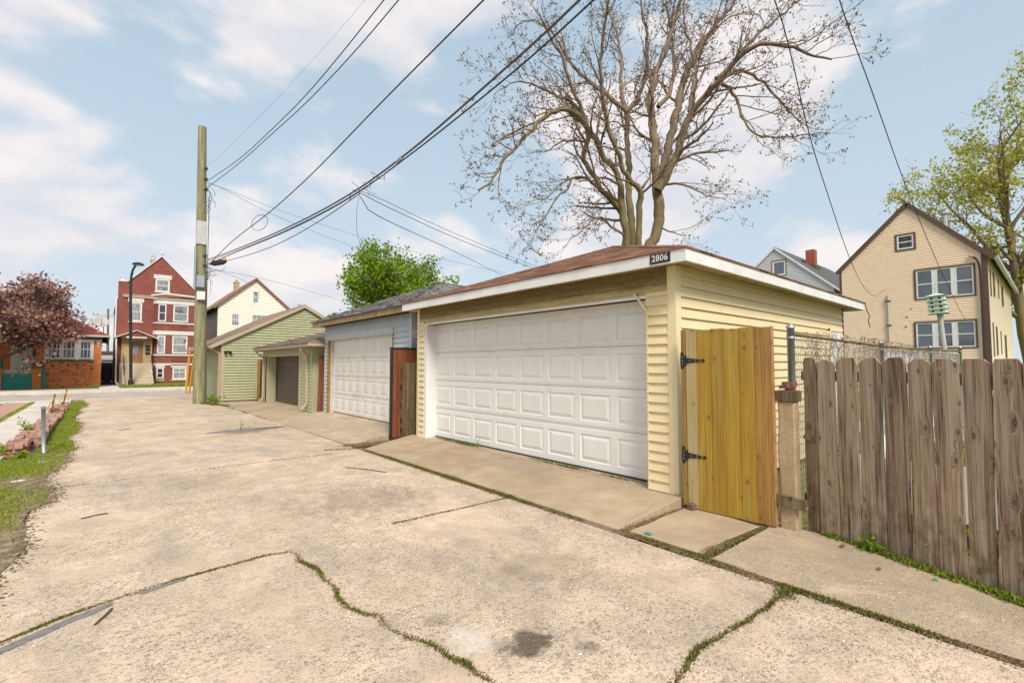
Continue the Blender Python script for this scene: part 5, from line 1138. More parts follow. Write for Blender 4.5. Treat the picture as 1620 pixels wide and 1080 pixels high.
# bay
t = MB(); bay = [(2.86, BY, 0), (3.02, BY - .28, 0), (3.62, BY - .45, 0), (5.66, BY - .45, 0), (5.66, BY, 0)]
t.extr([(x, y, -.05) for x, y, z in bay], (0, 0, 6.10)); mk('bay', t, 'maroon_brick', rb, label='projecting brick bay')
def band(z0, z1, pr, m='white_stone', nm='string_course'):
    t = MB(); t.extr([(2.86 - pr, BY, z0), (3.0 - pr * .7, BY - .29 - pr, z0), (3.62, BY - .46 - pr, z0), (5.67, BY - .46 - pr, z0), (5.67, BY, z0)], (0, 0, z1 - z0)); mk(nm, t, m, rb)
band(6.03, 6.36, .05); band(6.362, 6.48, .12, 'cream_step', 'cornice'); band(4.56, 4.66, .05); band(3.74, 4.03, .04); band(2.18, 2.29, .05); band(1.46, 1.62, .04)
t = MB(); t.add([(2.72, BY - .02, 6.50), (3.0, BY - .5, 6.50), (3.6, BY - .62, 6.50), (5.7, BY - .62, 6.50), (5.7, BY, 6.9), (3.3, BY, 6.9)], [(0, 1, 5), (1, 2, 5), (2, 3, 4, 5), (5, 4, 3, 2, 1, 0)]); mk('bay_roof', t, 'roof_brown_red', rb)
t = MB(); t.bar((2.66, BY - .08, 6.66), (3.55, BY - .64, 6.80), .05, .09); t.bar((3.55, BY - .64, 6.80), (5.72, BY - .64, 6.66), .05, .09); mk('roof_edge', t, 'white_trim', rb)
t = MB(); t.box(1.04, 2.86, BY - .10, BY, 6.40, 6.52); t.box(1.0, 2.84, BY - .14, BY, 6.52, 6.58); mk('cornice', t, 'cream_step', rb)
fc = Fr((3.02, BY - .28, 0), (.60, -.17, 0), (-.17, -.60, 0)); fd = Fr((0, BY - .45, 0), (1, 0, 0), (0, -1, 0))
for (z0, z1, gl) in ((4.74, 6.0, 'glass_dark'), (2.36, 3.66, 'glass_curtain')):
    window(rb, fc, .08, .56, z0, z1, glass=gl, fw=.07); window(rb, fd, 3.98, 4.92, z0, z1, glass='glass_blind' if z0 > 4 else 'glass_curtain', fw=.08)
    for a, b in ((3.3, 3.52), (3.95, 4.95)): pass
window(rb, fc, .08, .54, .50, 1.30, glass='glass_dark', fw=.09); window(rb, fd, 4.06, 4.92, .42, 1.28, glass='glass_curtain', fw=.09, rails=(.62,), mull=(.5,))
for (a, b, z) in ((3.95, 4.98, 1.302),): t = MB(); fd.box(t, a, b, z, z + .22, 0, .05); mk('lintel', t, 'white_stone', rb)
t = MB(); fc.box(t, .02, .60, 1.302, 1.522, 0, .05); mk('lintel', t, 'white_stone', rb)
for fr_, a, b in ((fc, .0, .62), (fd, 3.95, 5.0)): t = MB(); fr_.box(t, a, b, .32, .42, 0, .06); mk('sill', t, 'cream_step', rb)
for (a, b, z0, z1) in ((3.95, 4.95, 4.18, 4.42), (3.95, 4.95, 1.80, 2.04)):
    t = MB(); fd.box(t, a, b, z1 - .04, z1, .0, .03); fd.box(t, a, b, z0, z0 + .04, 0, .03); fd.box(t, a, a + .04, z0 + .04, z1 - .04, 0, .03); fd.box(t, b - .04, b, z0 + .04, z1 - .04, 0, .03); mk('brick_panel', t, 'maroon_brick', rb)
window(rb, fb, 1.46, 2.14, 4.66, 6.05, glass='glass_curtain', fw=.09); t = MB(); fb.box(t, 1.33, 2.24, 6.06, 6.36, 0, .05); mk('lintel', t, 'white_stone', rb); t = MB(); fb.box(t, 1.36, 2.24, 4.56, 4.66, 0, .07); mk('sill', t, 'cream_step', rb)
window(rb, fb, 2.88, 3.74, 6.98, 7.92, glass='glass_blind', fw=.09); t = MB(); fb.box(t, 2.76, 3.86, 7.94, 8.25, 0, .05); mk('lintel', t, 'white_stone', rb); t = MB(); fb.box(t, 2.80, 3.82, 6.88, 6.98, 0, .07); mk('sill', t, 'cream_step', rb)
# entrance
t = MB(); t.box(.98, 2.80, BY - .55, BY, -.05, 1.62); mk('porch_base', t, 'cream_step', rb)
t = MB(); t.box(1.04, 1.52, BY - .28, BY - .002, 1.62, 3.42); t.box(2.28, 2.80, BY - .28, BY - .002, 1.62, 3.42); t.box(1.52, 2.28, BY - .28, BY - .002, 3.2, 3.42); mk('vestibule_wall', t, 'cream_brick', rb)
t = MB(); t.box(1.56, 2.24, BY - .16, BY - .10, 1.62, 3.18); dr = mk('front_door', t, 'door_wood', rb)
t = MB(); t.tube([(1.87, BY - .165, 2.55), (1.87, BY - .175, 2.55)], .17, 20); o = mk('door_light', t, 'glass_blind', dr); o.scale = (1, 1, 1)
for v in o.data.vertices: v.co.z = 2.55 + (v.co.z - 2.55) * 1.9
t = MB(); t.box(1.52, 1.56, BY - .26, BY - .1, 1.62, 3.2); t.box(2.24, 2.28, BY - .26, BY - .1, 1.62, 3.2); mk('door_frame', t, 'door_wood', rb)
t = MB(); t.extr([(.72, BY - .75, 3.42), (3.0, BY - .75, 3.42), (1.86, BY - .75, 3.88)], (0, .75, 0)); mk('porch_gable', t, 'maroon_brick', rb)
for a, b in (((.62, 3.42), (1.86, 3.97)), ((1.86, 3.97), (3.08, 3.42))): t = MB(); t.bar((a[0], BY - .42, a[1]), (b[0], BY - .42, b[1]), .86, .06); mk('porch_roof', t, 'white_stone', rb)
t = MB(); t.box(1.30, 2.45, BY - .78, BY - .74, 3.40, 3.52); mk('porch_sign_board', t, 'white_stone', rb)
for i, z in enumerate((2.95, 2.72, 2.45)): t = MB(); t.box(2.40, 2.68, BY - .36, BY - .285, z - .17, z - .02); mk('mailbox', t, 'black_iron', rb)
t = MB()
ns = 9
for i in range(ns):
    z = 1.62 * (ns - i) / (ns + 0) ; s_ = MB(); s_.box(1.27, 2.72, BY - .55 - .24 * (i + 1), BY - .55 - .24 * i, -.05, 1.62 - 1.62 / (ns + .0) * (i + 1) + .05); s_.box(1.25, 2.74, BY - .57 - .24 * (i + 1), BY - .55 - .24 * i, 1.62 - 1.62 / ns * (i + 1) + .05, 1.62 - 1.62 / ns * (i + 1) + .09); mk('step', s_, 'cream_step', rb)
for x in (1.18, 2.76):
    t = MB(); t.bar((x, BY - .5, 1.5), (x, BY - 2.75, .15), .10, .22); mk('stair_wall', t, 'cream_step', rb)
    t = MB(); t.bar((x, BY - .5, 2.25), (x, BY - 2.7, .95), .03, .03)
    for j in range(4): t.tube([(x, BY - .5 - j * .72, 1.4 - j * .44), (x, BY - .5 - j * .72, 2.28 - j * .425)], .014, 5)
    mk('handrail', t, 'black_iron', rb)
downspout(rb, [(.74, BY + .3, 6.35), (.68, BY - .05, 6.2), (.68, BY - .05, 3.5), (.74, BY - .8, 3.3), (.80, BY - .85, .3), (.98, BY - 1.0, .1)], 'white_trim', .08)

# ------------------------------------------------------------------ orange brick bungalow
ob = thing('orange_bungalow', 'orange brick bungalow with dark red hipped roof, white window trio and teal trim', 'house', (-3.5, 41, 0))
t = MB(); t.box(-3.02, .0, 41.0, 55, -.05, 3.36); t.box(-8.5, -3.02, 42.6, 55, -.05, 3.36); mk('wall', t, 'orange_brick', ob)
t = MB(); t.box(-2.95, -.42, 40.975, 40.999, -.05, 1.70); mk('lower_wall', t, 'orange_brick_blot', ob, label='lower wall with purplish bricks and pale mortar')
fo = Fr((0, 41.0, 0), (1, 0, 0), (0, -1, 0))
for a, b in ((-2.57, -1.92), (-1.89, -1.24), (-1.08, -.49)): window(ob, fo, a, b, 1.88, 3.02, fw=.075, glass='glass_dark', rails=(.55,), mull=(.33, .66), bars=.025)
t = MB(); fo.box(t, -2.66, -.40, 3.02, 3.12, 0, .05); fo.box(t, -2.66, -2.575, 1.82, 3.02, 0, .05); fo.box(t, -.485, -.40, 1.82, 3.02, 0, .05); fo.box(t, -1.24, -1.08, 1.82, 3.02, 0, .045); mk('window_casing', t, 'white_trim', ob)
t = MB(); fo.box(t, -2.70, -.37, 1.70, 1.81, 0, .09); mk('sill', t, 'green_sill', ob)
for x in (-2.3, -1.58, -.86): t = MB(); fo.box(t, x - .05, x + .05, 1.44, 1.52, 0, .04); mk('wall_vent', t, 'dark_void', ob)
t = MB(); fo.box(t, -.33, -.02, 3.0, 3.10, 0, .05); fo.box(t, -.26, -.08, 2.82, 3.0, 0, .05); fo.box(t, -.23, -.12, 2.68, 2.76, 0, .04); mk('stone_capital', t, 'white_stone', ob)
t = MB(); fo.box(t, -.52, -.38, 1.2, 1.3, .0, .04); mk('meter_box', t, 'green_sill', ob)
t = MB(); t.add([(-8.9, 40.6, 3.42), (.35, 40.6, 3.42), (.35, 55.5, 3.42), (-8.9, 55.5, 3.42), (-4.3, 45.2, 6.3), (-4.3, 51, 6.3)], [(0, 1, 4), (1, 2, 5, 4), (2, 3, 5), (3, 0, 4, 5), (3, 2, 1, 0)]); mk('roof', t, 'roof_red', ob)
t = MB(); t.box(-8.9, .37, 40.56, 40.68, 3.30, 3.42); t.box(.27, .39, 40.7, 55.5, 3.30, 3.42); mk('gutter', t, 'gutter_grey', ob)
t = MB(); t.box(-3.0, .0, 40.97, 41.0, 3.16, 3.36); mk('frieze', t, 'brown_trim', ob)
t = MB(); t.box(-3.9, -2.2, 44.2, 44.3, 4.3, 5.6); mk('dormer', t, 'roof_red', ob); t = MB(); t.box(-3.6, -2.6, 44.15, 44.2, 4.5, 5.0); mk('dormer_window', t, 'glass_dark', ob)
# porch of the bungalow
t = MB(); t.box(-4.62, -3.12, 40.9, 42.6, -.05, 1.12); t.box(-4.62, -3.12, 40.85, 41.0, 1.12, 1.22); mk('porch_base', t, 'cream_step', ob)
for i in range(6): t = MB(); t.box(-4.6, -3.14, 40.80 - .0, 40.885, .06 + i * .155, .06 + i * .155 + .14); mk('louvre_slat', t, 'teal', ob)
for i, x in enumerate((-4.80, -3.13)): t = MB(); t.box(x, x + .4, 40.7, 41.0, -.05, 1.22); t.box(x - .03, x + .43, 40.66, 40.998, 1.22, 1.29); mk('porch_pier', t, 'orange_brick', ob)
t = MB(); t.box(-2.71, -2.55, 40.78, 40.9, -.05, 1.25); mk('teal_post', t, 'teal', ob)
t = MB(); t.box(-3.05, -2.7, 40.72, 41.0, 1.295, 1.36); mk('pier_cap', t, 'green_sill', ob)
t = MB(); t.box(-4.25, -3.3, 42.5, 42.6, 1.15, 2.75); mk('porch_door', t, 'white_trim', ob)
t = MB(); t.box(-4.4, -3.0, 42.46, 42.5, 1.12, 1.2); t.box(-4.5, -4.4, 41.0, 41.1, 1.22, 1.9); mk('porch_rail', t, 'green_sill', ob)
t = MB(); t.box(-3.22, -3.02, 41.3, 42.6, 1.2, 3.3); mk('porch_recess', t, 'brown_trim', ob)

# ------------------------------------------------------------------ things in the gap between those houses
fp = thing('distant_utility_pole', 'distant grey utility pole with crossarm in the gap between the brick houses', 'utility pole', (.40, 60, 0))
t = MB(); t.tube([(.50, 60, 0), (.34, 60, 6.9)], [.12, .08], 10); mk('shaft', t, 'bark_grey', fp)
t = MB(); t.bar((-.75, 60, 6.22), (.9, 60, 6.26), .10, .12); mk('crossarm', t, 'box_grey', fp)
for x in (-.7, -.4, .75): t = MB(); t.tube([(x, 60, 6.28), (x, 60, 6.42)], .04, 6); mk('insulator', t, 'cable_grey', fp)
ds = thing('satellite_dish', 'grey satellite dish on a bent arm above the gap between the brick houses', 'satellite dish', (-.1, 52, 5))
t = MB(); c_ = Vector((-.12, 50, 4.9)); ax = Vector((.1, -.75, .55)).normalized(); ux = Vector((1, 0, 0)); uy = ax.cross(ux).normalized(); ux = uy.cross(ax)
rgs = [(0, 0), (.2, .01), (.42, .06), (.52, .10)]; V = [tuple(c_)]; F = []
for r_, d_ in rgs[1:]: V += [tuple(c_ + ux * math.cos(a) * r_ + uy * math.sin(a) * r_ + ax * d_) for a in np.linspace(0, 2*math.pi, 20, endpoint=False)]
F = [(0, 1 + i, 1 + (i+1) % 20) for i in range(20)] + [(1 + 20*k + i, 21 + 20*k + i, 21 + 20*k + (i+1) % 20, 1 + 20*k + (i+1) % 20) for k in (0, 1) for i in range(20)]
t.add(V, F); o = mk('reflector', t, 'gutter_grey', ds, smooth=True); sm = o.modifiers.new('s', 'SOLIDIFY'); sm.thickness = .02
t = MB(); t.tube([(-.1, 50, 4.85), (.05, 50.1, 4.5), (.1, 50.2, 3.6)], .03, 6); mk('mount_arm', t, 'cable_grey', ds); t = MB(); t.tube([tuple(c_ - uy * .5), tuple(c_ + ax * .5)], .02, 5); mk('feed_arm', t, 'cable_grey', ds)
gt = thing('iron_side_gate', 'dark iron gate closing the passage between the two brick houses', 'gate', (.4, 44.6, 0))
t = MB(); t.box(.02, .72, 44.55, 44.6, 1.75, 1.82); t.box(.02, .72, 44.55, 44.6, .15, .22); mk('frame', t, 'black_iron', gt)
for i in range(9): t = MB(); t.tube([(.05 + i * .08, 44.57, .12), (.05 + i * .08, 44.57, 1.92)], .012, 5); mk('bar', t, 'black_iron', gt)
ga = thing('far_garage', 'plain pale garage far down the passage between the two brick houses', 'garage', (.3, 58, 0))
t = MB(); t.box(-.9, 1.6, 57, 60, 0, 2.5); mk('wall', t, 'grey_vinyl', ga); t = MB(); t.box(-1.0, 1.7, 56.9, 60.1, 2.5, 2.75); mk('roof', t, 'roof_dark', ga); t = MB(); t.box(-.6, 1.2, 56.96, 57, .1, 1.7); mk('door', t, 'dark_void', ga)
t = MB(); t.box(.15, .55, 46, 46.3, .2, 1.2); t.box(.1, .6, 45.95, 46.35, 1.2, 1.28); tagit(mk('wheelie_bin', t, 'lamp_black', bevel=.03), 'black refuse bin in the dark passage between the brick houses', 'bin')
for i, (x0, y0, x1, zt) in enumerate(((3.40, 30, 3.52, 2.45), (3.62, 30.6, 3.78, 1.95), (3.52, 31.2, 3.60, 1.6))):
    t = MB(); t.tube([(x0, y0, 0), (x1, y0, zt)], .045, 8); tagit(mk('yellow_bollard_pole', t, 'yellow_paint'), ('tallest yellow steel pole leaning behind the utility pole', 'second tallest yellow pole just right of the tallest one', 'shortest yellow pole among the three behind the utility pole')[i], 'pole')

# ------------------------------------------------------------------ cream gabled house
ch = thing('cream_house', 'cream-sided gabled house with brown trim and roof above the olive garage', 'house', (9.9, 46, 0))
CX0, CX1, CY, CE, CP, CM = 7.25, 12.85, 46.0, 6.55, 8.95, 10.05; fcr = Fr((0, CY, 0), (1, 0, 0), (0, -1, 0))
t = MB(); t.extr([(CX0 + .01, CY + .01, 0), (CX1 - .01, CY + .01, 0), (CX1 - .01, CY + .01, CE), (CM, CY + .01, CP), (CX0 + .01, CY + .01, CE)], (0, 12, 0)); mk('wall', t, 'cream_vinyl', ch)
s_ = (CP - CE) / (CM - CX0)
WN = [(9.82, 10.32, 6.88, 7.95), (8.25, 8.85, 4.85, 5.87), (9.80, 10.95, 4.9, 5.90)]
lap(ch, fcr, 0, 0, 2.5, CP - .03, .13, 'cream_vinyl', ops=WN, iv=lambda z: (CX0, CX1) if z < CE else (CX0 + (z - CE) / s_, CX1 - (z - CE) / s_), joined='siding', thick=.028)
for w_ in WN: window(ch, fcr, *w_, glass='glass_curtain', fw=.07, rails=(.5,), mull=(.33, .66) if w_[0] < 9 or w_[1] > 10.5 else (), bars=.03)
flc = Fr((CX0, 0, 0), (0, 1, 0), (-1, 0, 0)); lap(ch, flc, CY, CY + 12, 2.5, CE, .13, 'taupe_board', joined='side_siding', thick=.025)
for a, b in (((CX0 - .35, CE - .32), (CM, CP + .06)), ((CM, CP + .06), (CX1 + .35, CE - .32))):
    t = MB(); t.bar((a[0], CY - .18, a[1]), (b[0], CY - .18, b[1]), .05, .17); mk('rake_board', t, 'roof_brown_red', ch)
    t = MB(); t.extr([(a[0], CY - .15, a[1]), (b[0], CY - .15, b[1]), (b[0], CY - .15, b[1] + .10), (a[0], CY - .15, a[1] + .10)], (0, 12.3, 0)); mk('roof', t, 'roof_tan', ch)
t = MB(); t.box(8.96, 9.36, 49, 49.4, 7.6, 9.0); t.box(8.93, 9.39, 48.97, 49.43, 9.0, 9.06); mk('chimney', t, 'cream_brick', ch); t = MB(); t.tube([(9.16, 49.2, 9.06), (9.16, 49.2, 9.28)], .09, 8); mk('flue', t, 'orange_wood', ch)
t = MB(); t.box(12.0, 12.6, CY - .2, CY - .05, 5.75, 5.9); mk('vent_hood', t, 'dark_void', ch)

# ------------------------------------------------------------------ beige house
bh = thing('beige_house', 'large beige vinyl-sided gabled house with brown trim and triple windows', 'house', (32, 5, 0))
HX, HY0, HY1, HE, HP, HM, HL = 32.0, 2.15, 8.12, 6.88, 9.95, 5.02, 17.0
fh = Fr((HX, 0, 0), (0, 1, 0), (-1, 0, 0)); fq = Fr((0, HY0, 0), (1, 0, 0), (0, -1, 0))
t = MB(); t.extr([(HX + .01, HY0 + .01, 0), (HX + .01, HY1 - .01, 0), (HX + .01, HY1 - .01, HE), (HX + .01, HM, HP), (HX + .01, HY0 + .01, HE)], (HL, 0, 0)); mk('wall', t, 'beige_vinyl', bh)
s_ = (HP - HE) / (HM - HY0); s2_ = (HP - HE) / (HY1 - HM)
HW = [(4.79, 5.48, 7.62, 8.36), (2.60, 4.76, 4.92, 6.38), (2.62, 4.84, 2.38, 3.66)]
lap(bh, fh, 0, 0, .4, HP - .03, .118, 'beige_vinyl', ops=HW, iv=lambda z: (HY0 + .17, HY1 - .09) if z < HE - .02 else (HY0 + .17 + (z - HE) / s_, HY1 - .09 - (z - HE) / s2_), joined='siding', thick=.021)
SW = [(33.2 + 0, 33.5, 4.9, 6.25), (34.9, 35.5, 5.05, 6.3), (37.9, 38.1, 5.2, 6.3), (40.2, 41.2, 5.0, 6.2), (33.4, 33.7, 1.9, 3.6), (35.2, 35.8, 2.0, 3.5), (38.1, 38.3, 2.1, 3.4), (41.0, 42.0, 1.9, 3.3)]
lap(bh, fq, HX + .12, HX + HL, .4, HE - .1, .118, 'beige_vinyl_side', ops=SW, joined='side_siding', thick=.020)
window(bh, fh, *HW[0], glass='glass_dark', fw=.07, rails=(.5,), trim='brown_trim', tw=.09)
for w_ in HW[1:]:
    a, b, z0, z1 = w_; n3 = (b - a) / 3
    for i in range(3): window(bh, fh, a + i * n3 + (.05 if i else 0), a + (i + 1) * n3 - (.0 if i == 2 else .05), z0, z1, glass='glass_reflect', fw=.06, rails=(.5,))
    t = MB(); fh.box(t, a - .07, b + .07, z1, z1 + .08, 0, .05); fh.box(t, a - .07, b + .07, z0 - .06, z0, 0, .05); fh.box(t, a - .07, a, z0, z1, 0, .05); fh.box(t, b, b + .09, z0, z1, 0, .05); mk('window_casing', t, 'brown_trim', bh)
    for i in (1, 2): t = MB(); fh.box(t, a + i * n3 - .05, a + i * n3 + .05, z0, z1, 0, .025); mk('mullion', t, 'white_trim', bh)
for w_ in SW: window(bh, fq, *w_, fmat='brown_trim' if w_[1] - w_[0] < .4 else 'brown_trim', fw=.06, glass='glass_reflect', rails=(.5,), d=.05)
t = MB(); t.box(HX - .04, HX + .12, HY0 - .04, HY0 + .17, .3, HE); mk('corner_post', t, 'brown_trim', bh)
t = MB(); t.box(HX - .02, HX + .05, HY1 - .08, HY1 + .03, .3, HE); mk('corner_post', t, 'brown_trim', bh)
for a, b in (((HY0 - .28, HE - .28 * s_), (HM, HP + .04)), ((HM, HP + .04), (HY1 + .14, HE - .14 * s2_))):
    t = MB(); t.bar((HX - .10, a[0], a[1]), (HX - .10, b[0], b[1]), .05, .20); mk('rake_board', t, 'brown_trim', bh)
    t = MB(); t.extr([(HX - .08, a[0], a[1] + .02), (HX - .08, b[0], b[1] + .02), (HX - .08, b[0], b[1] + .13), (HX - .08, a[0], a[1] + .13)], (HL + .1, 0, 0)); mk('roof', t, 'roof_dark', bh)
t = MB(); t.box(HX - .05, HX + HL, HY0 - .42, HY0 - .28, HE - .36, HE - .20); mk('gutter', t, 'gutter_grey', bh)
t = MB(); t.tube([(HX - .08, 5.95, 2.8), (HX - .08, 5.95, 5.25)], .045, 8); mk('service_mast', t, 'gutter_grey', bh); t = MB(); t.box(HX - .14, HX - .02, 5.85, 6.05, 4.9, 4.95); t.box(HX - .14, HX - .02, 5.85, 6.05, 3.6, 3.65); mk('mast_bracket', t, 'cable', bh)
t = MB(); t.tube(smooth([(HX - .1, 2.60, 6.75), (HX - .1, 2.45, 6.6), (HX - .1, 2.36, 6.2), (HX - .1, 2.36, 4), (HX - .1, 2.36, .5)], 2), .045, 6); mk('black_pipe', t, 'cable', bh); t = MB(); t.tube([(HX - .1, 2.72, 6.82), (HX - .1, 2.60, 6.75)], .05, 6); mk('pipe_cap', t, 'orange_plastic', bh)
for (y, z) in ((4.95, 4.42), (5.2, 3.5), (5.15, 4.0)): t = MB(); t.box(HX - .06, HX, y, y + .08, z, z + .03); mk('wall_hook', t, 'brown_trim', bh)
for x, z in ((36, 9.2), (38, 9.1)): t = MB(); t.tube([(x, 4.0, 8.6), (x, 4.0, 10.05)], .12, 10); t.tube([(x, 4.0, 10.05), (x, 4.0, 10.15), (x, 4, 10.2)], [.2, .2, .05], 10); mk('roof_vent', t, 'gutter_grey', bh)

# ------------------------------------------------------------------ grey house
gh = thing('grey_house', 'pale grey sided house with dark shingle roof and red chimney beyond the yellow garage', 'house', (35, 12, 0))
GX, GM, GP, GS = 35.0, 12.65, 9.5, .875; gy = lambda z: (GM - (GP - z) / GS, GM + (GP - z) / (GS * 1.02))
t = MB(); t.extr([(GX + .01, 9.2, 0), (GX + .01, 16.2, 0), (GX + .01, 16.2, 6.4), (GX + .01, GM, GP), (GX + .01, 9.2, 6.48)], (12, 0, 0)); mk('wall', t, 'grey_vinyl', gh)
fgh = Fr((GX, 0, 0), (0, 1, 0), (-1, 0, 0)); gw = (11.98, 12.82, 7.62, 8.62)
lap(gh, fgh, 0, 0, 3, GP - .05, .11, 'grey_vinyl', ops=[gw], iv=lambda z: (max(9.2, gy(z)[0]), min(16.2, gy(z)[1])), joined='siding', thick=.028)
window(gh, fgh, *gw, glass='glass_reflect', fw=.10, rails=(), trim='ochre_wood', tw=.07)
for sgn, yv, zv in ((-1, 8.85, 6.15), (1, 16.6, 6.1)):
    t = MB(); t.bar((GX - .10, yv, zv), (GX - .10, GM, GP + .06), .04, .12); mk('rake_board', t, 'white_trim', gh)
    t = MB(); t.extr([(GX - .08, yv, zv + .0), (GX - .08, GM, GP + .06), (GX - .08, GM, GP + .16), (GX - .08, yv, zv + .10)], (12.2, 0, 0)); mk('roof', t, 'roof_dark', gh)
t = MB(); t.box(38.2, 38.8, 11.2, 11.75, 8.0, 9.75); mk('chimney', t, 'chimney_brick', gh)
t = MB(); t.box(38.1, 38.9, 11.1, 11.85, 8.0, 8.6); mk('chimney_flashing', t, 'roof_dark', gh)
for x in (37.2, 40.5): t = MB(); t.box(x, x + .5, 11.6, 11.9, 8.7, 8.85); mk('roof_vent', t, 'lamp_black', gh)
for sgn in (0,): t = MB(); t.box(GX - .1, GX + 12, 8.78, 8.90, 6.02, 6.15); mk('gutter', t, 'brown_trim', gh)

# ------------------------------------------------------------------ bird house on a leaning pole
br = thing('martin_house', 'pale green multi-compartment bird house on a leaning pole before the beige house', 'bird house', (15.0, 1.75, 0))
t = MB(); t.tube([(15.0, 1.66, 0), (15.0, 1.83, 2.72)], [.055, .05], 10); mk('pole', t, 'gutter_grey', br)
tilt = math.radians(8)
def bhp(y, z): return (1.845 + y * math.cos(tilt) + z * math.sin(-tilt) * -1 * .6, 2.70 + z * math.cos(tilt) - y * math.sin(tilt) * .5)
for k in range(4):
    z0 = .02 + k * .102
    def q(x, y, z): a, b = bhp(y, z); return (15.0 + x, a, b)
    t = MB(); t.hexa([q(-.15, -.155, z0), q(.15, -.155, z0), q(.15, .155, z0), q(-.15, .155, z0), q(-.15, -.155, z0 + .085), q(.15, -.155, z0 + .085), q(.15, .155, z0 + .085), q(-.15, .155, z0 + .085)]); lv = mk('compartment_storey', t, 'birdhouse', br)
    for y in (-.075, .075): t = MB(); t.tube([q(-.150, y, z0 + .045), q(-.156, y, z0 + .045)], .024, 10); mk('entrance_hole', t, 'dark_void', lv)
    t = MB(); t.hexa([q(-.19, -.185, z0 - .012), q(.18, -.185, z0 - .012), q(.18, .185, z0 - .012), q(-.19, .185, z0 - .012), q(-.19, -.185, z0 - .004), q(.18, -.185, z0 - .004), q(.18, .185, z0 - .004), q(-.19, .185, z0 - .004)]); mk('ledge', t, 'birdhouse', br)
t = MB(); t.add([q(-.21, -.19, .43), q(.2, -.19, .43), q(.2, .19, .43), q(-.21, .19, .43), q(-.05, -.04, .50), q(.05, -.04, .50), q(.05, .04, .50), q(-.05, .04, .50)], [(3, 2, 1, 0), (4, 5, 6, 7), (0, 1, 5, 4), (1, 2, 6, 5), (2, 3, 7, 6), (3, 0, 4, 7)]); mk('roof', t, 'birdhouse', br)
t = MB(); t.tube([q(0, 0, .50), q(0, 0, .64)], .012, 6); mk('finial', t, 'gutter_grey', br)
for y in (-.1, .0): t = MB(); t.bar(q(-.2, y, -.08), q(-.2, y, -.01), .01, .01); mk('bracket', t, 'dark_void', br)
# ------------------------------------------------------------------ brick edging on the left, posts
eb = thing('brick_edging', 'low tumbling edging of stacked pinkish bricks along the left edge of the alley', 'brick edging', (-1.0, 16, 0))
rb_ = random.Random(3); cnt = 0; y = 11.35
while y < 27.0 and cnt < 290:
    cols_ = 3 if y > 12 else 2; hh = 3 if 11.2 < y < 14.8 else (2 if y < 19 else rb_.choice((1, 2, 2, 3)))
    xo = -1.10 - .02 * max(0, 12.5 - y) + rb_.uniform(-.03, .03)
    if y > 25.5: hh = rb_.choice((2, 3, 4))
    for h in range(hh):
        for c_ in range(cols_):
            o = link('brick', bme, 'edging_brick'); o.data = bme if cnt else bme
            setparent(o, eb); o.location = Vector((xo + c_ * .125 + rb_.uniform(-.015, .015) + .01 * h, y + rb_.uniform(-.012, .012) - (.04 * h if y < 12 else 0), .03 + h * .068)) - wloc(eb)
            o.rotation_euler = (rb_.uniform(-.04, .04), rb_.uniform(-.04, .04), math.pi / 2 * (0 if y < 12.1 and c_ == 0 else 1) + rb_.uniform(-.12, .12)); cnt += 1
    y += .215 if y < 19 else .42
print('edging bricks', cnt)
eb_me = bme.copy(); eb_me.materials.clear(); eb_me.materials.append(MATS['edging_brick'])
for o in eb.children: o.data = eb_me
mp = thing('fence_post', 'lone dented galvanised pipe post beside the brick edging on the left', 'post', (-.69, 11.3, 0))
t = MB(); t.tube([(-.68, 11.3, -.05), (-.70, 11.3, .3), (-.715, 11.3, .78)], .030, 12); mk('pipe', t, 'galvanised', mp, smooth=True); t = MB(); t.tube([(-.715, 11.3, .76), (-.715, 11.3, .80)], .035, 12); mk('band', t, 'galvanised', mp)
for i, (a, b, m_, lb) in enumerate((((-1.08, 19.6, 0), (-1.02, 19.8, .62), 'stick', 'dark short stake wrapped in yellow tape among the edging bricks'), ((-1.02, 24.2, 0), (-.93, 24.2, .60), 'stick', 'far leaning stake with yellow tape at the end of the brick edging'))):
    st = thing('stake', lb, 'stake', a); t = MB(); t.tube([a, b], .020, 8); mk('shaft', t, m_, st)
    t = MB(); q = [np.array(a) + (np.array(b) - np.array(a)) * s for s in (.1, .35, .6, .9)]; t.bar(tuple(q[3] + (.03, -.03, 0)), tuple(q[0] + (-.16, -.05, 0)), .006, .03); t.bar(tuple(q[2] + (.03, -.03, 0)), tuple(q[1] + (.12, -.03, -.02)), .006, .028); mk('tape', t, 'yellow_paint', st)

# ------------------------------------------------------------------ grass, moss, weeds, litter
rg2 = np.random.default_rng(99)
def region(n, fx0, fx1, y0, y1, z=0.0, dens=None, pw=1.0):
    y = y0 + (y1 - y0) * rg2.uniform(0, 1, n) ** pw; x0 = np.array([fx0(v) for v in y]); x1 = np.array([fx1(v) for v in y]); u = rg2.uniform(0, 1, n); x = x0 + (x1 - x0) * u
    return np.stack([x, y, np.full(n, z)], 1)
def patchy(P, sc, th, seed=0):
    a = np.sin(P[:, 0] * sc + seed) + np.sin(P[:, 1] * sc * .83 + seed * 2 + 1.3 * np.sin(P[:, 0] * sc * .6)) + np.sin((P[:, 0] + P[:, 1]) * sc * 1.7 + seed * 3) * .6
    return P[a + rg2.normal(0, .9, len(a)) > th]
VE = jag([(-.62, 2.6), (-.60, 3.6), (-.50, 4.8), (-.42, 5.8), (-.50, 7.0), (-.38, 8.0), (-.42, 9.5), (-.36, 11.2), (-.44, 13), (-.38, 16), (-.46, 20), (-.42, 25)], .06, 4, rg2)
vx = lambda y: float(np.interp(y, [p[1] for p in VE], [p[0] for p in VE]))
g = MB(); vv = [(x, y, .006) for x, y in VE]; bk = [(-1.14 if y > 11 else -1.9, y, .004 - (.03 if y < 11 else 0)) for x, y in VE]; k_ = len(vv)
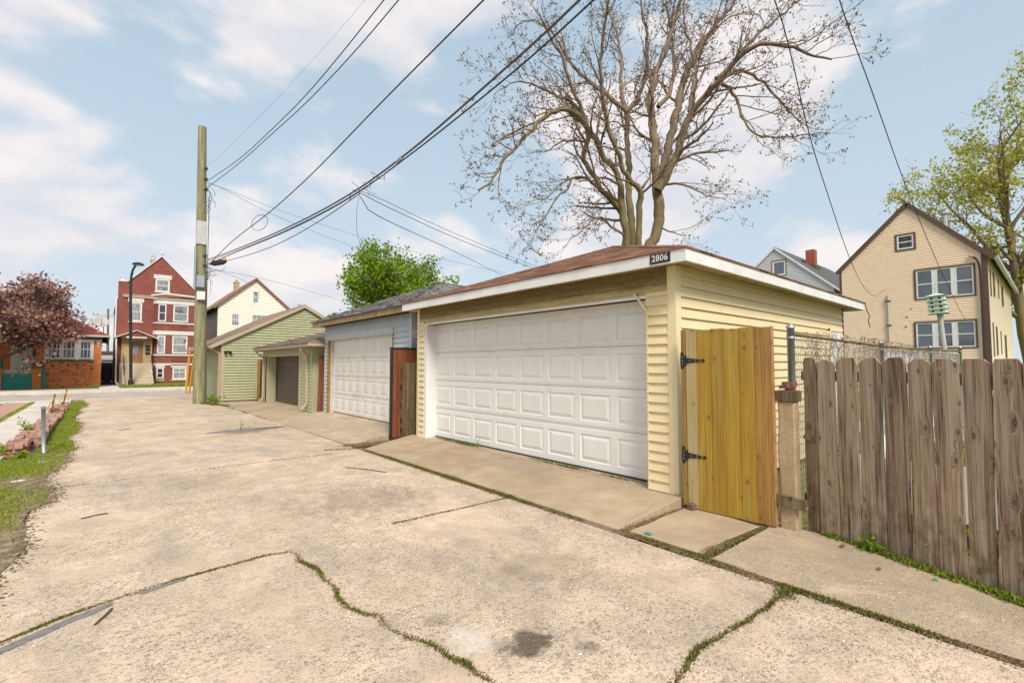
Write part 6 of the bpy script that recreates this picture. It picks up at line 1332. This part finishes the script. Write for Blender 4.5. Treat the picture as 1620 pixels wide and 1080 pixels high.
g.add(vv + bk, [(i + 1, i, k_ + i, k_ + i + 1) for i in range(k_ - 1)]); mk('verge_soil', g, 'soil', kind='structure')
P = region(110000, lambda y: -1.75, lambda y: vx(y) - .04, 4.6, 11.2, -.012, pw=.9); P = patchy(P, 2.6, -.9 + 0); P = P[rg2.uniform(0, 1, len(P)) < np.clip((P[:, 1] - 4.2) / 3.5, .25, 1)]
P2 = region(60000, lambda y: -.82, lambda y: vx(y) + .0, 11.2, 26, -.0); P2 = patchy(P2, 2.2, -.9, 3)
P3 = region(9000, lambda y: -4.4, lambda y: -2.65, 15.6, 26.4, -.04); P4 = region(2600, lambda y: -2.0, lambda y: -1.93, 15.5, 26.4, -.02)
tagit(blades('verge_grass', np.vstack([P, P2]), .034, .008, 'grass_blades', rg2), 'patchy bright grass verge along the left edge of the alley', 'grass', kind='stuff')
tagit(blades('yard_grass', np.vstack([P3, P4]), .10, .022, 'grass_blades', rg2), 'strips of lawn between the paved paths of the left yard', 'grass', kind='stuff')
P = region(9000, lambda y: .95, lambda y: 5.9, 38.6, 43.2, .08); P = P[~((P[:, 0] > 1.15) & (P[:, 0] < 2.85) & (P[:, 1] > 41.0))]
P = np.vstack([P, region(1800, lambda y: -.5, lambda y: -.06, 39.6, 40.9, .08)])
tagit(blades('front_lawn_grass', P, .12, .04, 'grass_blades', rg2), 'green front lawn before the red brick house', 'grass', kind='stuff')
# dirt and dry litter on the verge
P = region(20000, lambda y: -1.6, lambda y: -.42, 3.2, 13, -.01); P = np.vstack([P, scatter_line(VE, 5000, .10, rg2, .004)])
flakes('verge_litter', P, .014, 'dead_litter', rg2); bpy.context.scene.objects['verge_litter']['label'] = 'dry leaf litter and dirt crumbs on the left verge'; bpy.context.scene.objects['verge_litter']['category'] = 'litter'
# moss in the joints
W_ = []
def moss(pts, n, w, h=.018, clump=0.0, z=.0, zf=None): W_.append((scatter_line(pts, n, w, rg2, z, clump, zf), h))
E1 = [(3.565, 3.1), (3.57, 4.15), (3.57, 5.6), (3.57, 7.2), (3.56, 8.1)]
moss(E1, 5200, .040, .024, .4, -.005); moss(E1[1:4], 4600, .070, .030, .6, -.005); moss(E1, 1200, .10, .016, .1, .0)
moss([(3.56, 1.30), (3.6, 1.9), (3.6, 2.70)], 3000, .045, .018, .3, -.005); moss([(3.6, 1.86), (4.1, 1.87), (4.7, 1.84)], 2000, .03, .024, .25, .0)
moss([(3.56, -.8), (3.56, .0), (3.56, .6), (3.56, 1.3)], 3800, .03, .022, .35, -.005)
moss([p for p in AC[:iAC] if p[0] > 2.25], 1500, .010, .014, .3, -.006); moss([p for p in AC[:iAC] if 2.0 < p[0] < 2.3], 90, .008, .012); moss(AC[iAC:], 1900, .013, .018, .3, -.006)
moss(Bc, 2100, .016, .024, .30, -.006); moss(Dc, 1700, .014, .022, .30, -.006); moss([(3.38, 1.22), (3.5, 1.26)], 260, .06, .022)
moss([(2.6, 12.33), (3.5, 12.33)], 900, .02, .03, .3); moss([(3.0, 8.5), (3.55, 8.3)], 300, .03, .03)
moss([(4.84, 3.3), (4.86, 5), (4.86, 8.0)], 1800, .035, .03, .5, .11); moss([(3.5, 19.8), (3.0, 21.8), (3.6, 22.1)], 1500, .12, .09, .5); moss([(3.5, 14.2), (3.45, 19.5)], 900, .03, .03, .4)
for y in (8.12, 16.6, 20.6): moss([(p[0], p[1]) for p in joints[y] if p[0] < 3.6], 500, .012, .02, .5)
allP = np.vstack([p for p, h in W_]); hs = np.concatenate([np.full(len(p), h) for p, h in W_])
tagit(blades('joint_moss', allP, hs, .008, 'moss_blades', rg2, lean=.8), 'green moss and tiny weeds growing in the pavement joints and cracks', 'moss', kind='stuff')
# soil lying in and beside the joints
D_ = [scatter_line(E1, 5000, .08, rg2, 0.0), scatter_line([(3.56, -.8), (3.56, 1.3), (3.6, 2.7)], 6000, .07, rg2, .002), scatter_line(AC[iAC:], 1800, .03, rg2, .0), scatter_line([p for p in AC[:iAC] if p[0] > 2.1], 1000, .03, rg2, .0), scatter_line(Bc, 1600, .028, rg2, .0), scatter_line(Dc, 1400, .03, rg2, .0),
      scatter_line([(3.45, 8.7), (3.8, 8.6), (4.3, 8.6), (4.6, 8.5)], 5000, .14, rg2, .02), scatter_line([(4.95, 1.45), (4.82, 1.1), (4.6, .5), (4.45, 0)], 4200, .09, rg2, .012), scatter_line([(3.68, 1.9), (4.7, 1.86)], 1500, .05, rg2, .015), scatter_line([(3.62, 2.64), (4.6, 2.62)], 800, .03, rg2, .015)]
o = flakes('joint_dirt', np.vstack(D_), .009, 'dead_litter', rg2); tagit(o, 'brown dirt and leaf crumbs gathered along joints and fence foot', 'dirt', kind='stuff')
# loose flat stones exposed on the alley surface
n = 5200; y = 1.2 + 9 * rg2.uniform(0, 1, n) ** 1.6; x = rg2.uniform(-.45, 3.5, n); o = flakes('surface_pebbles', np.stack([x, y, np.zeros(n)], 1), .0065, 'pebbles', rg2, thick=.22); tagit(o, 'small pale flat stones scattered over the worn alley concrete', 'pebbles', kind='stuff')
# weeds along the picket fence
P = scatter_line([(4.84, 1.38), (4.66, .88), (4.47, .40), (4.33, .05), (4.2, -.3)], 9000, .055, rg2, .012, .0); P = P[(np.sin(P[:, 1] * 9) + np.sin(P[:, 1] * 23 + 1) * .6 + rg2.normal(0, .8, len(P))) > -.5]; o = blades('fence_weeds', P, .042, .012, 'weed_leaves', rg2, lean=.8); tagit(o, 'low green weeds along the foot of the picket fence', 'weeds', kind='stuff')
P = np.stack([rg2.uniform(5.3, 12, 16000), rg2.uniform(-6, 1.5, 16000), np.full(16000, -.05)], 1); P = patchy(P, 1.3, -.6, 2); o = blades('back_yard_plants', P, .28, .04, 'weed_leaves', rg2, lean=.5); tagit(o, 'garden plants glimpsed through the gaps of the picket fence', 'plants', kind='stuff')
P = np.stack([rg2.uniform(5.6, 9, 260), rg2.uniform(-5, 1.2, 260), rg2.uniform(.25, .9, 260)], 1); V, F = leaves(rg2, P, .05, 1.0); tagit(link('yard_flowers', np_mesh('yard_flowers', V, F), 'yellow_flower', kind='stuff'), 'yellow flowers glimpsed through the gaps of the picket fence', 'flowers', kind='stuff')
g = MB(); g.box(5.6, 5.64, -6, 1.4, .15, .62); g.box(5.6, 5.64, -6, 1.4, .85, .95); tagit(mk('white_board', g, 'white_trim'), 'white boards behind the picket fence seen through its gaps', 'board')
# leafy weeds: dandelions and stems at the left, one broad weed at the pole
def weed(label, loc, n, size, spread, name='weed', h=.25, flowers=0):
    w = thing(name, label, 'weed', loc); L = np.array(loc, float); st = []
    for i in range(n):
        a = rg2.uniform(0, 6.28); P_, r_ = grow(rg2, L, np.array([math.cos(a) * spread, math.sin(a) * spread, 1.0]), h * rg2.uniform(.5, 1.2), .004, 4, .12, -.02, .5); st.append((P_, r_))
    V, F = tube_batch(st, 4); link('stem', np_mesh('stem', V, F), 'weed_leaves', w)
    A = np.concatenate([p[1:] for p, _ in st]); A = np.repeat(A, 3, 0) + rg2.normal(0, size * .4, (len(A) * 3, 3)); A[:, 2] = np.maximum(A[:, 2], L[2] + .005); V, F = leaves(rg2, A, size, .6, 0); link('foliage', np_mesh('foliage', V, F), 'green_leaves', w, kind='stuff')
    if flowers:
        Q = L + np.stack([rg2.normal(0, .09, flowers), rg2.normal(0, .09, flowers), rg2.uniform(.07, .14, flowers)], 1); Q = np.repeat(Q, 8, 0) + rg2.normal(0, .006, (flowers * 8, 3)); V, F = leaves(rg2, Q, .022, .7, -1); link('flower', np_mesh('flower', V, F), 'yellow_flower', w, kind='stuff')
weed('leafy weed with dandelion flowers left of the first edging bricks', (-1.22, 11.0, -.02), 9, .06, .5, h=.30, flowers=3)
weed('dandelion clump with yellow flowers at the foot of the edging bricks', (-.92, 11.0, -.02), 8, .05, .9, 'dandelion', .14, 5)
weed('green weed behind the lone pipe post', (-1.05, 13.6, .1), 9, .06, .6, h=.3, flowers=1)
weed('low dandelion on the verge right of the pipe post', (-.52, 12.0, -.02), 6, .04, .9, 'dandelion', .10, 1)
weed('broad-leaved weed clump at the foot of the utility pole', (3.38, 21.6, 0), 12, .10, .7, h=.4)
weed('small single weed growing in the joint by the garage door', (4.86, 6.5, .11), 3, .018, .3, h=.16)
weed('broad-bladed weed against the third picket', (4.72, 1.02, .01), 5, .06, .7, h=.14)
weed('thin lone sprout in the patched joint beyond the driveway', (2.45, 12.25, 0), 3, .03, .3, h=.28)
# patch of dark asphalt in a joint and mortar patches
def decal(name, pts, z, m, label, cat): g = MB(); g.extr([(x, y, z) for x, y in pts], (0, 0, .006)); return tagit(mk(name, g, m), label, cat)
plain('tar', (.075, .07, .065), .9, var=.3, scale=30, bump=.5); plain('tar_grey', (.20, .19, .18), .9, var=.3, scale=30, bump=.4)
decal('tar_patch', jag([(1.75, 12.20), (2.5, 12.12), (3.0, 12.22), (3.25, 12.35), (2.6, 12.50), (1.9, 12.42), (1.75, 12.20)], .06, 3, rg2)[:-1], .0, 'tar_grey', 'dark grey tar patch at the joint in front of the blue garage driveway', 'patch')
for k, (a, b) in enumerate(((3, 7), (9, 12))):
    pass
decal('filler_strip', jag([(-.42, 3.70), (-.1, 3.90), (.1, 3.98), (.1, 3.93), (-.1, 3.82), (-.38, 3.63), (-.42, 3.70)], .03, 2, rg2)[:-1], -.001, 'tar_grey', 'grey joint filler strip at the left end of the cross joint', 'patch')
decal('filler_strip', jag([(.22, 4.035), (.5, 4.09), (.5, 4.06), (.25, 3.99), (.22, 4.035)], .03, 2, rg2)[:-1], -.001, 'tar_grey', 'grey joint filler strip midway along the cross joint', 'patch')
# small separate finds
for loc, s, m_, lb, cat, nm in (((4.63, 2.52, .03), (.055, .04, .03), 'red_brick_chip', 'broken red brick lump at the foot of the new gate hinge', 'brick', 'brick_chunk'), ((4.32, .92, .015), (.028, .012, .008), 'red_brick_chip', 'small terracotta shard on the slab before the picket fence', 'shard', 'terracotta_shard'), ((4.62, 1.22, .02), (.04, .014, .01), 'red_brick_chip', 'long terracotta sliver beside the weeds by the first pickets', 'shard', 'terracotta_shard'), ((4.40, .62, .02), (.018, .014, .006), 'green_shard', 'green plastic disc among the weeds under the middle pickets', 'disc', 'plastic_disc'), ((3.68, 2.42, .015), (.02, .03, .012), 'green_shard', 'crumpled teal scrap at the corner of the gate slab', 'scrap', 'plastic_scrap')):
    t = MB(); t.hexa([(loc[0] + a * s[0] * R.uniform(.7, 1.1), loc[1] + b * s[1] * R.uniform(.7, 1.1), loc[2] + c_ * s[2] * 2 - .005) for c_ in (0, 1) for a, b in ((-1, -1), (1, -1), (1, 1), (-1, 1))]); tagit(mk(nm, t, m_, bevel=.004), lb, cat)
for a, b, lb in (((.10, 3.86, .012), (.02, 3.70, .006), 'short brown twig lying across the mossy cross joint'), ((-.1, 6.3, .006), (.10, 6.34, .010), 'dark stick lying on the alley near the left verge'), ((2.75, 6.9, .006), (3.05, 6.2, .01), 'thin dry stem lying on the alley before the wide apron'), ((.35, 14.2, .006), (.55, 14.25, .01), 'small dark twig on the alley beside the pipe post')):
    t = MB(); m3 = ((a[0] + b[0]) / 2 + .01, (a[1] + b[1]) / 2 + .01, (a[2] + b[2]) / 2 + .004); t.tube([a, m3, b], .006, 5); tagit(mk('twig', t, 'stick'), lb, 'twig')
for k, (x, y, lb) in enumerate(((-.78, 8.9, 'torn white paper scrap on the verge, nearest of three'), (-.62, 10.4, 'crumpled white paper scrap in the grass before the pipe post'), (-.55, 12.9, 'white scrap in the grass beyond the pipe post'))):
    t = MB(); t.extr([(x + dx, y + dy, -.01 + R.uniform(0, .02)) for dx, dy in ((-.09, -.03), (.02, -.05), (.10, 0), (.03, .05), (-.06, .04))], (0, 0, .004)); tagit(mk('paper_scrap', t, 'paper'), lb, 'scrap')
t = MB(); t.bar((3.86, 8.62, .035), (3.98, 8.66, .03), .05, .006); tagit(mk('red_scrap', t, 'orange_plastic'), 'small red-orange scrap in the dirt before the plank gate', 'scrap')
